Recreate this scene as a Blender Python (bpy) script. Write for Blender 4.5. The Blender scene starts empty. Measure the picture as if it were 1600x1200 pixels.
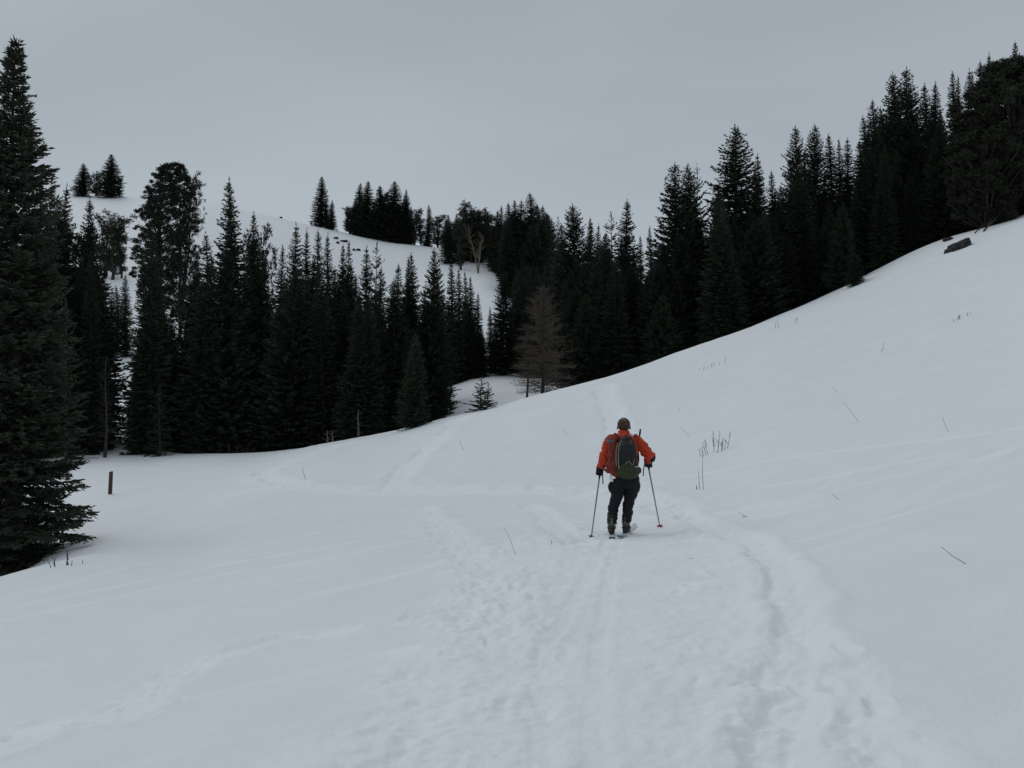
import bpy, math, random
import numpy as np
from mathutils import Vector, Matrix

# ------------------------------------------------------------------ camera, sky, light
scene = bpy.context.scene
COL = scene.collection
EYE = 1.65
F = 1570.0                       # focal length in pixels of the 1600 wide photograph
PITCH = math.atan(60.0 / F)
cam_data = bpy.data.cameras.new('camera')
cam_data.sensor_width = 36.0
cam_data.lens = F / 1600.0 * 36.0
cam_data.clip_start = 0.05
cam_data.clip_end = 5000.0
cam = bpy.data.objects.new('camera', cam_data)
cam.location = (0, 0, EYE)
cam.rotation_euler = (math.pi / 2 + PITCH, 0, 0)
COL.objects.link(cam)
scene.camera = cam
scene.view_settings.view_transform = 'Standard'
scene.view_settings.look = 'None'
scene.view_settings.exposure = 0.02
scene.view_settings.gamma = 1.0
scene.view_settings.use_curve_mapping = False

SUN_EL, SUN_AZ = math.radians(42), math.radians(-42)     # veiled sun: ahead and to the left
world = bpy.data.worlds.new('World')
scene.world = world
world.use_nodes = True
wn = world.node_tree
wn.nodes.clear()
w_out = wn.nodes.new('ShaderNodeOutputWorld')
w_bg = wn.nodes.new('ShaderNodeBackground')
w_sky = wn.nodes.new('ShaderNodeTexSky')
w_sky.sky_type = 'NISHITA'
w_sky.sun_disc = False
w_sky.sun_elevation = SUN_EL
w_sky.sun_rotation = SUN_AZ
w_sky.altitude = 2500
w_sky.air_density = 1.0
w_sky.dust_density = 6.0
# an even overcast layer over the clear sky: grey, a little lighter low down, soft large cloud
w_tc = wn.nodes.new('ShaderNodeTexCoord')
w_sep = wn.nodes.new('ShaderNodeSeparateXYZ')
w_ramp = wn.nodes.new('ShaderNodeValToRGB')
els = w_ramp.color_ramp.elements
SKY_S = 10.0                                    # the layer is scaled to Nishita units
els[0].position = 0.0
els[0].color = (0.405, 0.452, 0.492, 1)
els[1].position = 1.0
els[1].color = (0.425, 0.470, 0.500, 1)
e = els.new(0.10); e.color = (0.402, 0.448, 0.484, 1)
e = els.new(0.24); e.color = (0.374, 0.418, 0.455, 1)
e = els.new(0.40); e.color = (0.356, 0.398, 0.434, 1)
e = els.new(0.62); e.color = (0.405, 0.450, 0.482, 1)
w_noise = wn.nodes.new('ShaderNodeTexNoise')
w_noise.inputs['Scale'].default_value = 1.7
w_noise.inputs['Detail'].default_value = 4.0
w_noise.inputs['Roughness'].default_value = 0.45
w_map = wn.nodes.new('ShaderNodeMapping')
w_map.inputs['Scale'].default_value = (1, 1, 3.0)
w_rng = wn.nodes.new('ShaderNodeMapRange')
w_rng.inputs['From Min'].default_value = 0.3
w_rng.inputs['From Max'].default_value = 0.7
w_rng.inputs['To Min'].default_value = 0.90 * SKY_S
w_rng.inputs['To Max'].default_value = 1.10 * SKY_S
w_mul = wn.nodes.new('ShaderNodeVectorMath'); w_mul.operation = 'SCALE'
w_mix = wn.nodes.new('ShaderNodeMixRGB')
w_mix.inputs['Fac'].default_value = 0.95
L = wn.links.new
L(w_tc.outputs['Generated'], w_sep.inputs[0])
L(w_sep.outputs['Z'], w_ramp.inputs['Fac'])
L(w_tc.outputs['Generated'], w_map.inputs['Vector'])
L(w_map.outputs['Vector'], w_noise.inputs['Vector'])
L(w_noise.outputs['Fac'], w_rng.inputs['Value'])
L(w_ramp.outputs['Color'], w_mul.inputs[0])
L(w_rng.outputs['Result'], w_mul.inputs['Scale'])
L(w_sky.outputs['Color'], w_mix.inputs['Color1'])
L(w_mul.outputs[0], w_mix.inputs['Color2'])
L(w_mix.outputs['Color'], w_bg.inputs['Color'])
w_bg.inputs['Strength'].default_value = 0.1
L(w_bg.outputs['Background'], w_out.inputs['Surface'])

sun_data = bpy.data.lights.new('sun', 'SUN')
sun_data.energy = 0.62
sun_data.angle = math.radians(45)
sun_data.color = (0.975, 0.995, 0.985)
sun = bpy.data.objects.new('sun', sun_data)
sd = Vector((math.sin(SUN_AZ) * math.cos(SUN_EL), math.cos(SUN_AZ) * math.cos(SUN_EL), math.sin(SUN_EL)))
sun.rotation_euler = sd.to_track_quat('Z', 'Y').to_euler()
COL.objects.link(sun)

rng = np.random.default_rng(11)
random.seed(11)

# ------------------------------------------------------------------ materials
def material(name, color, rough=0.8, var=0.0, noise_scale=8.0, bump=0.0, bump_scale=40.0, spec=0.25,
             objvar=0.0, color2=None, metallic=0.0, stretch=None):
    m = bpy.data.materials.new(name)
    m.use_nodes = True
    nt = m.node_tree
    b = nt.nodes['Principled BSDF']
    b.inputs['Roughness'].default_value = rough
    b.inputs['Metallic'].default_value = metallic
    b.inputs['Specular IOR Level'].default_value = spec
    tc = nt.nodes.new('ShaderNodeTexCoord')
    vec = tc.outputs['Object']
    if stretch:
        mp = nt.nodes.new('ShaderNodeMapping')
        mp.inputs['Scale'].default_value = stretch
        nt.links.new(vec, mp.inputs['Vector'])
        vec = mp.outputs['Vector']
    n = nt.nodes.new('ShaderNodeTexNoise')
    n.inputs['Scale'].default_value = noise_scale
    n.inputs['Detail'].default_value = 5.0
    nt.links.new(vec, n.inputs['Vector'])
    mix = nt.nodes.new('ShaderNodeMixRGB')
    c2 = color2 or tuple(max(0.0, c * (1 - var)) for c in color)
    c1 = color if color2 else tuple(min(1.0, c * (1 + var)) for c in color)
    mix.inputs['Color1'].default_value = (*c1, 1)
    mix.inputs['Color2'].default_value = (*c2, 1)
    rmp = nt.nodes.new('ShaderNodeMapRange')
    rmp.inputs['From Min'].default_value = 0.32
    rmp.inputs['From Max'].default_value = 0.68
    nt.links.new(n.outputs['Fac'], rmp.inputs['Value'])
    nt.links.new(rmp.outputs['Result'], mix.inputs['Fac'])
    col = mix.outputs['Color']
    if objvar:
        oi = nt.nodes.new('ShaderNodeObjectInfo')
        r2 = nt.nodes.new('ShaderNodeMapRange')
        r2.inputs['To Min'].default_value = 1 - objvar
        r2.inputs['To Max'].default_value = 1 + objvar
        nt.links.new(oi.outputs['Random'], r2.inputs['Value'])
        sc = nt.nodes.new('ShaderNodeVectorMath'); sc.operation = 'SCALE'
        nt.links.new(col, sc.inputs[0])
        nt.links.new(r2.outputs['Result'], sc.inputs['Scale'])
        col = sc.outputs[0]
    nt.links.new(col, b.inputs['Base Color'])
    if bump:
        n2 = nt.nodes.new('ShaderNodeTexNoise')
        n2.inputs['Scale'].default_value = bump_scale
        n2.inputs['Detail'].default_value = 6.0
        nt.links.new(vec, n2.inputs['Vector'])
        bp = nt.nodes.new('ShaderNodeBump')
        bp.inputs['Strength'].default_value = 1.0
        bp.inputs['Distance'].default_value = bump
        nt.links.new(n2.outputs['Fac'], bp.inputs['Height'])
        nt.links.new(bp.outputs['Normal'], b.inputs['Normal'])
    return m

M = {
    'snow': material('snow', (0.787, 0.812, 0.840), 0.65, 0.018, 0.9, 0.009, 26.0, 0.2),
    'needles': material('needles', (0.030, 0.040, 0.026), 0.75, 0.25, 1.2, spec=0.15, objvar=0.25),
    'needles_olive': material('needles_olive', (0.034, 0.038, 0.025), 0.75, 0.25, 1.5, spec=0.15, objvar=0.25),
    'needles_near': material('needles_near', (0.034, 0.046, 0.038), 0.7, 0.0, 1.6, spec=0.2, color2=(0.048, 0.052, 0.028)),
    'bark': material('bark', (0.050, 0.046, 0.042), 0.9, 0.35, 6.0, 0.01, 30, stretch=(3, 3, .5)),
    'snag_wood': material('snag_wood', (0.105, 0.095, 0.085), 0.85, 0.3, 7.0, 0.006, 30, stretch=(3, 3, .4)),
    'pale_wood': material('pale_wood', (0.19, 0.165, 0.13), 0.85, 0.3, 7.0, 0.006, 30, stretch=(3, 3, .4)),
    'dead_twigs': material('dead_twigs', (0.105, 0.074, 0.056), 0.85, 0.2, .5, color2=(0.105, 0.098, 0.084)),
    'shrub': material('shrub', (0.060, 0.045, 0.040), 0.85, 0.3, 20),
    'red_shrub': material('red_shrub', (0.110, 0.060, 0.055), 0.85, 0.3, 20),
    'straw': material('straw', (0.200, 0.160, 0.110), 0.85, 0.3, 20),
    'post': material('post', (0.075, 0.047, 0.043), 0.9, 0.35, 9, 0.004, 60, stretch=(4, 4, .6)),
    'rock': material('rock', (0.034, 0.033, 0.034), 0.85, 0.5, 3.0, 0.05, 7),
}

# snow colour turns whiter along tracks, trampled bands, prints and wind ribs: a point attribute of the snow sheets
nt = M['snow'].node_tree
_b = nt.nodes['Principled BSDF']
_src = _b.inputs['Base Color'].links[0].from_socket
_at = nt.nodes.new('ShaderNodeAttribute'); _at.attribute_name = 'whiten'
_mx = nt.nodes.new('ShaderNodeMixRGB'); _mx.inputs['Color2'].default_value = (0.890, 0.905, 0.930, 1)
nt.links.new(_at.outputs['Fac'], _mx.inputs['Fac'])
nt.links.new(_src, _mx.inputs['Color1'])
nt.links.new(_mx.outputs['Color'], _b.inputs['Base Color'])

# ------------------------------------------------------------------ helpers
def tag(o, label=None, cat=None, group=None, kind=None):
    if label: o['label'] = label
    if cat: o['category'] = cat
    if group: o['group'] = group
    if kind: o['kind'] = kind
    return o

def empty(name, loc=(0, 0, 0), rz=0.0):
    o = bpy.data.objects.new(name, None)
    o.empty_display_size = 0.3
    o.location = loc
    o.rotation_euler = (0, 0, rz)
    COL.objects.link(o)
    return o

def mesh_np(name, V, faces_flat, loop_total, mats, smooth=True, mat_idx=None):
    me = bpy.data.meshes.new(name)
    V = np.asarray(V, np.float32)
    faces_flat = np.asarray(faces_flat, np.int32).ravel()
    loop_total = np.asarray(loop_total, np.int32)
    me.vertices.add(len(V)); me.vertices.foreach_set('co', V.ravel())
    me.loops.add(len(faces_flat)); me.loops.foreach_set('vertex_index', faces_flat)
    me.polygons.add(len(loop_total))
    st = np.zeros(len(loop_total), np.int32); st[1:] = np.cumsum(loop_total)[:-1]
    me.polygons.foreach_set('loop_start', st)
    me.polygons.foreach_set('loop_total', loop_total)
    for m in (mats if isinstance(mats, (list, tuple)) else [mats]):
        me.materials.append(m)
    if mat_idx is not None:
        me.polygons.foreach_set('material_index', np.asarray(mat_idx, np.int32))
    if smooth:
        me.polygons.foreach_set('use_smooth', np.ones(len(loop_total), bool))
    me.update(calc_edges=True)
    me.validate()
    return me

def link_mesh(name, me, parent=None, loc=None):
    o = bpy.data.objects.new(name, me)
    COL.objects.link(o)
    if parent: o.parent = parent
    if loc is not None: o.location = loc
    return o

class MB:
    """collects shapes; build() links them as one mesh object"""
    def __init__(self):
        self.v, self.f = [], []
    def add(self, V, Fs):
        n = len(self.v)
        self.v.extend([tuple(map(float, p)) for p in V])
        self.f.extend([tuple(i + n for i in f) for f in Fs])
    def loft(self, pts, rad, seg=14, side=None, caps=True):
        """rings along pts; rad = r or (rx, ry) per ring; side = direction of rx"""
        P = [Vector(p) for p in pts]
        V, Fs = [], []
        prev = None
        for i, p in enumerate(P):
            a = P[max(0, i - 1)]; b = P[min(len(P) - 1, i + 1)]
            t = (b - a).normalized()
            ref = Vector(side) if side else (prev if prev else (Vector((1, 0, 0)) if abs(t.x) < .9 else Vector((0, 1, 0))))
            u = (ref - t * ref.dot(t)).normalized()
            w = t.cross(u)
            prev = u
            r = rad[i] if isinstance(rad, (list, tuple)) else rad
            rx, ry = r if isinstance(r, (list, tuple)) else (r, r)
            for k in range(seg):
                an = 2 * math.pi * k / seg
                V.append(p + u * (rx * math.cos(an)) + w * (ry * math.sin(an)))
        for i in range(len(P) - 1):
            for k in range(seg):
                k2 = (k + 1) % seg
                Fs.append((i * seg + k, i * seg + k2, (i + 1) * seg + k2, (i + 1) * seg + k))
        if caps:
            Fs.append(tuple(reversed(range(seg))))
            Fs.append(tuple(range((len(P) - 1) * seg, len(P) * seg)))
        self.add(V, Fs)
    def ball(self, c, r, seg=14, rings=9, rot=None):
        c = Vector(c)
        r = r if isinstance(r, (list, tuple)) else (r, r, r)
        V, Fs = [], []
        for i in range(rings + 1):
            th = math.pi * i / rings
            for k in range(seg):
                an = 2 * math.pi * k / seg
                d = Vector((r[0] * math.sin(th) * math.cos(an), r[1] * math.sin(th) * math.sin(an), r[2] * math.cos(th)))
                if rot: d = rot @ d
                V.append(c + d)
        for i in range(rings):
            for k in range(seg):
                k2 = (k + 1) % seg
                Fs.append((i * seg + k, (i + 1) * seg + k, (i + 1) * seg + k2, i * seg + k2))
        self.add(V, Fs)
    def box(self, c, s, rot=None):
        c = Vector(c); V = []
        for dx in (-.5, .5):
            for dy in (-.5, .5):
                for dz in (-.5, .5):
                    d = Vector((dx * s[0], dy * s[1], dz * s[2]))
                    if rot: d = rot @ d
                    V.append(c + d)
        self.add(V, [(0, 1, 3, 2), (4, 6, 7, 5), (0, 4, 5, 1), (2, 3, 7, 6), (0, 2, 6, 4), (1, 5, 7, 3)])
    def mesh(self, name, mats, smooth=True):
        me = bpy.data.meshes.new(name)
        me.from_pydata(self.v, [], self.f)
        for m in (mats if isinstance(mats, (list, tuple)) else [mats]): me.materials.append(m)
        if smooth:
            me.polygons.foreach_set('use_smooth', [True] * len(me.polygons))
        me.update()
        return me
    def build(self, name, mats, parent=None, smooth=True, loc=None):
        return link_mesh(name, self.mesh(name, mats, smooth), parent, loc)
    def fuse(self, name, mat, parent=None, voxel=0.012, smooth=6, wrinkle=0.0, wr_scale=9.0, seed=0, bevel=None):
        """one continuous surface from overlapping shapes"""
        me = self.mesh(name, mat)
        tmp = bpy.data.objects.new('tmp', me)
        COL.objects.link(tmp)
        md = tmp.modifiers.new('r', 'REMESH'); md.mode = 'VOXEL'; md.voxel_size = voxel
        if smooth:
            ms = tmp.modifiers.new('s', 'SMOOTH'); ms.iterations = smooth; ms.factor = 0.5
        dg = bpy.context.evaluated_depsgraph_get()
        out = bpy.data.meshes.new_from_object(tmp.evaluated_get(dg))
        bpy.data.objects.remove(tmp); bpy.data.meshes.remove(me)
        out.name = name
        out.materials.clear(); out.materials.append(mat)
        if wrinkle:
            n = len(out.vertices)
            co = np.zeros(n * 3, np.float32); out.vertices.foreach_get('co', co); co = co.reshape(-1, 3)
            no = np.zeros(n * 3, np.float32); out.vertex_normals.foreach_get('vector', no); no = no.reshape(-1, 3)
            d = fold(co, wr_scale, seed)
            co += no * (d * wrinkle)[:, None]
            out.vertices.foreach_set('co', co.ravel())
        out.polygons.foreach_set('use_smooth', [True] * len(out.polygons))
        out.update()
        return link_mesh(name, out, parent)

def _hash(ix, iy, seed):
    h = (ix.astype(np.int64) * 374761393 + iy.astype(np.int64) * 668265263 + seed * 1274126177) & 0xffffffff
    h = ((h ^ (h >> 13)) * 1274126177) & 0xffffffff
    h = (h ^ (h >> 16)) & 0xffffffff
    return h / 4294967295.0 * 2 * np.pi

def perlin(x, y, seed=0):
    x = np.asarray(x, float); y = np.asarray(y, float)
    ix = np.floor(x); iy = np.floor(y)
    fx = x - ix; fy = y - iy
    ix = ix.astype(np.int64); iy = iy.astype(np.int64)
    u = fx * fx * fx * (fx * (fx * 6 - 15) + 10); v = fy * fy * fy * (fy * (fy * 6 - 15) + 10)
    def g(dx, dy):
        a = _hash(ix + dx, iy + dy, seed)
        return np.cos(a) * (fx - dx) + np.sin(a) * (fy - dy)
    a = g(0, 0); b = g(1, 0); c = g(0, 1); d = g(1, 1)
    return ((a + (b - a) * u) * (1 - v) + (c + (d - c) * u) * v) * 1.5

def fold(co, s, seed):
    """cloth folds"""
    x, y, z = co[:, 0], co[:, 1], co[:, 2]
    a = perlin(x * s + 3 * y, z * s * 1.7 + 2 * y, seed + 1)
    b = 1 - np.abs(perlin((x + y) * s * .8, (z * 1.2 + x * .7 - y * .5) * s * 1.6, seed + 2)) * 2
    return a * .6 + b * .6

def smoothstep(a, b, x):
    t = np.clip((x - a) / (b - a), 0, 1)
    return t * t * (3 - 2 * t)

# ------------------------------------------------------------------ terrain
def pchip(xk, yk, x):
    xk = np.asarray(xk, float); yk = np.asarray(yk, float)
    h = np.diff(xk); d = np.diff(yk) / h
    m = np.zeros_like(yk)
    for i in range(1, len(xk) - 1):
        if d[i - 1] * d[i] > 0:
            w1 = 2 * h[i] + h[i - 1]; w2 = h[i] + 2 * h[i - 1]
            m[i] = (w1 + w2) / (w1 / d[i - 1] + w2 / d[i])
    m[0] = d[0]; m[-1] = d[-1]
    i = np.clip(np.searchsorted(xk, x) - 1, 0, len(xk) - 2)
    t = (x - xk[i]) / h[i]
    t = np.clip(t, 0, 1)
    return ((2 * t**3 - 3 * t**2 + 1) * yk[i] + (t**3 - 2 * t**2 + t) * h[i] * m[i]
            + (-2 * t**3 + 3 * t**2) * yk[i + 1] + (t**3 - t**2) * h[i] * m[i + 1])

def ray(px, py):
    """direction (x per y, z per y) of the line of sight through a point of the photograph"""
    a = (px - 800.0) / F; b = (600.0 - py) / F
    c, s = math.cos(PITCH), math.sin(PITCH)
    y = c - b * s; z = s + b * c
    return a / y, z / y

# ground profiles: bearing (as photo column) -> [(distance, photo row)]; far ridge appended
COLS = {
    0:    [(5.6,1200),(9,1050),(13,965),(17,915),(19.5,902),(22,918),(26,922),(32,835),(40,778),(58,722),(75,690),(90,645),(120,545),(180,400),(240,312),(262,306)],
    60:   [(5.5,1200),(9,1047),(13,960),(16.5,908),(19,885.5),(21.5,893),(26,872),(32,822),(40,770),(58,720),(75,688),(90,640),(120,543),(180,400),(240,312),(262,307)],
    130:  [(5.4,1200),(9,1042),(13,953),(16.5,903),(19,877),(21,866.5),(23.5,866),(27,846),(32,803),(38,765),(46,738),(58,714),(75,685),(90,630),(120,540),(180,400),(240,315),(262,308)],
    220:  [(5.3,1200),(8.5,1050),(12,962),(16,906),(20,868),(24,848),(28,826),(33,790),(40,757),(50,727),(58,713),(75,688),(90,625),(120,540),(180,400),(240,318),(262,309)],
    300:  [(5.2,1200),(8,1055),(12,950),(16,900),(20,865),(25,835),(32,795),(40,757),(50,722),(58,710),(66,709),(78,690),(90,640),(120,560),(180,410),(235,318),(255,312)],
    400:  [(5.1,1200),(8,1040),(12,935),(15.6,882),(20,842),(26,800),(33,765),(40,742),(48,722),(56,708),(62,709),(72,700),(88,660),(120,580),(180,430),(230,340),(248,333)],
    500:  [(5.0,1200),(8,1025),(12,918),(15.6,866),(20,827),(26,788),(31.5,762),(41,723),(53,695),(58,697),(68,695),(85,660),(120,585),(180,450),(225,363),(242,356)],
    600:  [(4.9,1200),(8,1010),(12,905),(15.6,855),(20,817),(26,782),(30,765),(40,717),(52,675),(57,679),(68,676),(85,645),(120,575),(180,460),(220,386),(238,377)],
    700:  [(4.85,1200),(8,996),(12,893),(15.6,848),(20,810),(25,778),(28,763),(38,705),(50,652),(55,656),(66,648),(82,610),(110,560),(160,480),(210,402),(235,390)],
    760:  [(4.8,1200),(8,990),(12,887),(15.6,845),(20,807),(25,774),(28,758),(38,692),(50,638.5),(55,642),(62,636),(80,596),(100,565),(140,500),(190,421),(235,398)],
    830:  [(4.75,1200),(8,985),(12,882),(15.6,841),(20,803),(24.5,772),(28,752),(37,683),(50,619.5),(56,624),(64,622),(82,592),(110,560),(160,490),(200,440),(240,415)],
    950:  [(4.7,1200),(8,978),(12,876),(15.6,836),(20,797),(24,770),(28,742),(36,672),(50,589),(57,596),(70,602),(85,595),(110,570),(200,480),(250,440)],
    1100: [(4.6,1200),(8,968),(12,866),(15.6,820),(20,778),(25,736),(32,668),(42,590),(53,535.5),(60,543),(75,555),(100,540),(200,480),(250,460)],
    1210: [(4.5,1200),(8,953),(12,847),(15.6,800),(20,747),(26,687),(35,602),(46,531),(58,496),(68,500),(85,510),(120,510),(200,480),(250,460)],
    1330: [(4.4,1200),(8,928),(12,820),(15.6,766),(20,710),(28,630),(40,534),(52,472),(64,443),(74,446),(100,452),(150,460),(250,450)],
    1480: [(4.3,1200),(8,905),(12,785),(16,720),(22,640),(32,545),(45,452),(58,388),(65,372),(75,380),(100,395),(150,420),(250,430)],
    1600: [(4.2,1200),(8,885),(12,760),(16,685),(22,600),(32,500),(45,405),(57,348),(66,338),(78,343),(100,355),(150,390),(250,420)],
}
cols = []
for px, prof in COLS.items():
    a = (px - 800) / F
    rr, zz = [0.0], [0.0]
    xx = 0
    for (Y, py) in prof:
        ax, az = ray(px, py)
        z = EYE + az * Y
        rr.append(Y * math.hypot(1, ax)); zz.append(z)
    th = math.atan(ray(px, 700)[0])
    zl = zz[-1]; rl = rr[-1]
    rr += [rl * 1.25, rl * 2.0, 1500, 2600]; zz += [zl - 2, zl - 25, zl * .2 - 20, -40]
    cols.append((th, rr, zz))
def raw(deg, prof):
    cols.append((math.radians(deg), [0] + [p[0] for p in prof], [0] + [p[1] for p in prof]))
raw(-42, [(5,-.45),(10,-.9),(15,-1.4),(20,-2.2),(28,-3.0),(40,-2.4),(60,-1),(90,4),(150,22),(250,54),(320,56),(600,30),(1500,-10),(2600,-40)])
raw(-70, [(5,-.6),(10,-1.2),(15,-1.8),(30,-3.2),(60,-3.5),(120,4),(250,30),(400,40),(1500,-10),(2600,-40)])
raw(-110, [(5,-.55),(10,-1.1),(30,-3.2),(80,-7),(200,-10),(600,-20),(1500,-30),(2600,-40)])
raw(-179.9, [(5,0),(30,-.3),(80,-1),(200,-3),(600,-15),(1500,-30),(2600,-40)])
raw(110, [(5,.6),(10,1.6),(30,9),(60,22),(120,40),(250,55),(600,40),(1500,0),(2600,-40)])
raw(70, [(5,.6),(10,1.7),(20,5.2),(40,14.5),(70,27),(120,36),(250,44),(600,35),(1500,0),(2600,-40)])
raw(42, [(5,.42),(9,1.0),(14,2.3),(22,5.2),(40,13.2),(66,22.5),(85,26),(150,34),(300,40),(600,30),(1500,0),(2600,-40)])
cols.sort(key=lambda c: c[0])
RT = np.concatenate([[0.0], np.exp(np.linspace(math.log(1.5), math.log(2600), 620))])
LRT = np.log(RT + 1.0)
ths = np.array([c[0] for c in cols])
tab = np.array([pchip(np.log(np.array(c[1]) + 1.0), c[2], LRT) for c in cols])
ths_p = np.concatenate([ths[-3:] - 2 * np.pi, ths, ths[:3] + 2 * np.pi])
tab_p = np.concatenate([tab[-3:], tab, tab[:3]])
NT = 1800
TH = np.linspace(-np.pi, np.pi, NT)
TAB = np.stack([pchip(ths_p, tab_p[:, j], TH) for j in range(len(RT))], 1)
k = np.exp(-.5 * (np.arange(-9, 10) / 3.2) ** 2); k /= k.sum()
pad = np.concatenate([TAB[-10:-1], TAB, TAB[1:10]])
TAB = sum(k[i] * pad[i:i + NT] for i in range(19))
kr = np.exp(-.5 * (np.arange(-4, 5) / 1.5) ** 2); kr /= kr.sum()
pad = np.concatenate([np.repeat(TAB[:, :1], 4, 1), TAB, np.repeat(TAB[:, -1:], 4, 1)], 1)
TAB = sum(kr[i] * pad[:, i:i + len(RT)] for i in range(9))

def macro(x, y):
    x = np.asarray(x, float); y = np.asarray(y, float)
    th = np.arctan2(x, y); lr = np.log(np.hypot(x, y) + 1.0)
    ft = (th + np.pi) / (2 * np.pi) * (NT - 1)
    it = np.clip(np.floor(ft).astype(int), 0, NT - 2); ft = ft - it
    ir = np.clip(np.searchsorted(LRT, lr) - 1, 0, len(LRT) - 2)
    fr = np.clip((lr - LRT[ir]) / (LRT[ir + 1] - LRT[ir]), 0, 1)
    return ((TAB[it, ir] * (1 - ft) + TAB[it + 1, ir] * ft) * (1 - fr)
            + (TAB[it, ir + 1] * (1 - ft) + TAB[it + 1, ir + 1] * ft) * fr)

YS = np.concatenate([np.linspace(2.5, 70, 2700), np.linspace(70, 320, 1500)])
def on_ground(px, py):
    """where the line of sight through this point of the photograph first meets the snow"""
    ax, az = ray(px, py)
    d = EYE + az * YS - macro(ax * YS, YS)
    i = np.argmax(d < 0) if (d < 0).any() else int(np.argmin(d[:2600]))
    return np.array([ax * YS[i], YS[i]])

def poly(pts):
    return np.array([on_ground(*p) for p in pts])

def along(P, x, y, reach):
    """distance to a polyline, signed side and arc length; inf outside reach"""
    best = np.full(x.shape, 1e9); side = np.zeros(x.shape); arc = np.zeros(x.shape)
    m = (x > P[:, 0].min() - reach) & (x < P[:, 0].max() + reach) & (y > P[:, 1].min() - reach) & (y < P[:, 1].max() + reach)
    if not m.any(): return best, side, arc
    xm, ym = x[m], y[m]
    bb = best[m]; ss = side[m]; aa = arc[m]; acc = 0.0
    for a, b in zip(P[:-1], P[1:]):
        d = b - a; l = math.hypot(*d)
        if l < 1e-6: continue
        t = np.clip(((xm - a[0]) * d[0] + (ym - a[1]) * d[1]) / l**2, 0, 1)
        ex = xm - a[0] - t * d[0]; ey = ym - a[1] - t * d[1]
        q = np.hypot(ex, ey)
        u = q < bb
        bb = np.where(u, q, bb); ss = np.where(u, np.sign(d[0] * ey - d[1] * ex), ss); aa = np.where(u, acc + t * l, aa)
        acc += l
    best[m] = bb; side[m] = ss; arc[m] = aa
    return best, side, arc

def smooth_line(P, n=5):
    out = []
    Q = np.concatenate([[2 * P[0] - P[1]], P, [2 * P[-1] - P[-2]]])
    for i in range(1, len(Q) - 2):
        for t in np.linspace(0, 1, n, endpoint=False):
            a, b, c, d = Q[i - 1:i + 3]
            out.append(.5 * (2 * b + (c - a) * t + (2 * a - 5 * b + 4 * c - d) * t * t + (3 * b - a - 3 * c + d) * t**3))
    out.append(P[-1])
    return np.array(out)

# tracks: (photo points on the snow, half width m, depth m, roughness m)
TRACKS = [
    ([(1210,1195),(1222,1100),(1236,1020),(1246,955),(1228,908),(1203,873),(1172,846),(1125,833),(1092,815),(1062,798)], 0.165, 0.085, 0.010),
    ([(1420,1195),(1372,1130),(1330,1070),(1285,1010),(1250,965)], 0.140, 0.032, 0.006),
    ([(1060,800),(1010,782),(960,772),(830,764),(720,762),(600,765),(500,760),(440,754),(405,738)], 0.340, 0.105, 0.040),
    ([(598,768),(640,725),(690,680),(722,655)], 0.380, 0.099, 0.024),
    ([(965,690),(955,650),(946,625),(941,604)], 0.400, 0.093, 0.024),
    ([(400,745),(450,722),(510,701),(560,690)], 0.450, 0.062, 0.024),
    ([(660,795),(700,835),(745,880),(770,930),(760,985)], 0.240, 0.035, 0.040),
    ([(830,790),(870,825),(905,850)], 0.240, 0.050, 0.032),
    ([(0,1175),(80,1142),(180,1128),(240,1085),(300,1040),(345,1026),(430,1000),(560,985),(650,962)], 0.170, 0.037, 0.032),
    ([(0,970),(150,937),(300,906),(440,886),(560,862),(700,835),(800,818)], 0.080, 0.022, 0.008),
    ([(0,955),(150,921),(300,893),(440,870),(560,848),(700,822),(780,812)], 0.080, 0.021, 0.008),
    ([(60,925),(240,880),(420,850),(580,822)], 0.080, 0.018, 0.008),
    ([(480,935),(600,905),(720,870),(820,835)], 0.100, 0.015, 0.016),
    ([(1060,745),(1250,715),(1450,690),(1600,668)], 0.100, 0.022, 0.008),
    ([(1150,790),(1300,768),(1450,737),(1610,696)], 0.100, 0.021, 0.008),
    ([(1240,850),(1380,812),(1500,775),(1610,742)], 0.090, 0.019, 0.008),
    ([(1190,760),(1330,738),(1480,712)], 0.090, 0.016, 0.006),
    ([(840,1200),(845,1090),(850,1020),(880,960),(925,890),(950,845)], 0.070, 0.016, 0.005),
    ([(930,1200),(925,1090),(935,1000),(950,920),(965,850)], 0.070, 0.014, 0.005),
    ([(640,1190),(700,1060),(780,950),(850,880)], 0.100, 0.007, 0.012),
]
TR = [(smooth_line(poly(p)), w, d, n) for p, w, d, n in TRACKS]
TRAMPLE = [(smooth_line(poly([(900,1215),(940,1080),(975,980),(990,900),(985,840),(1000,795)])), 1.15, .022),
           (smooth_line(poly([(620,1200),(700,1080),(760,980),(800,900),(860,850),(930,838)])), .75, .028),
           (smooth_line(poly([(1120,1210),(1130,1060),(1140,960),(1120,880),(1080,820)])), .55, .022),
           (smooth_line(poly([(1000,790),(880,770),(720,768),(560,770),(430,762)])), .80, .045),
           (smooth_line(poly([(1060,805),(1180,790),(1230,800)])), .5, .03),
           (smooth_line(poly([(1300,1190),(1300,1120),(1260,1050)])), .4, .03)]

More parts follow.
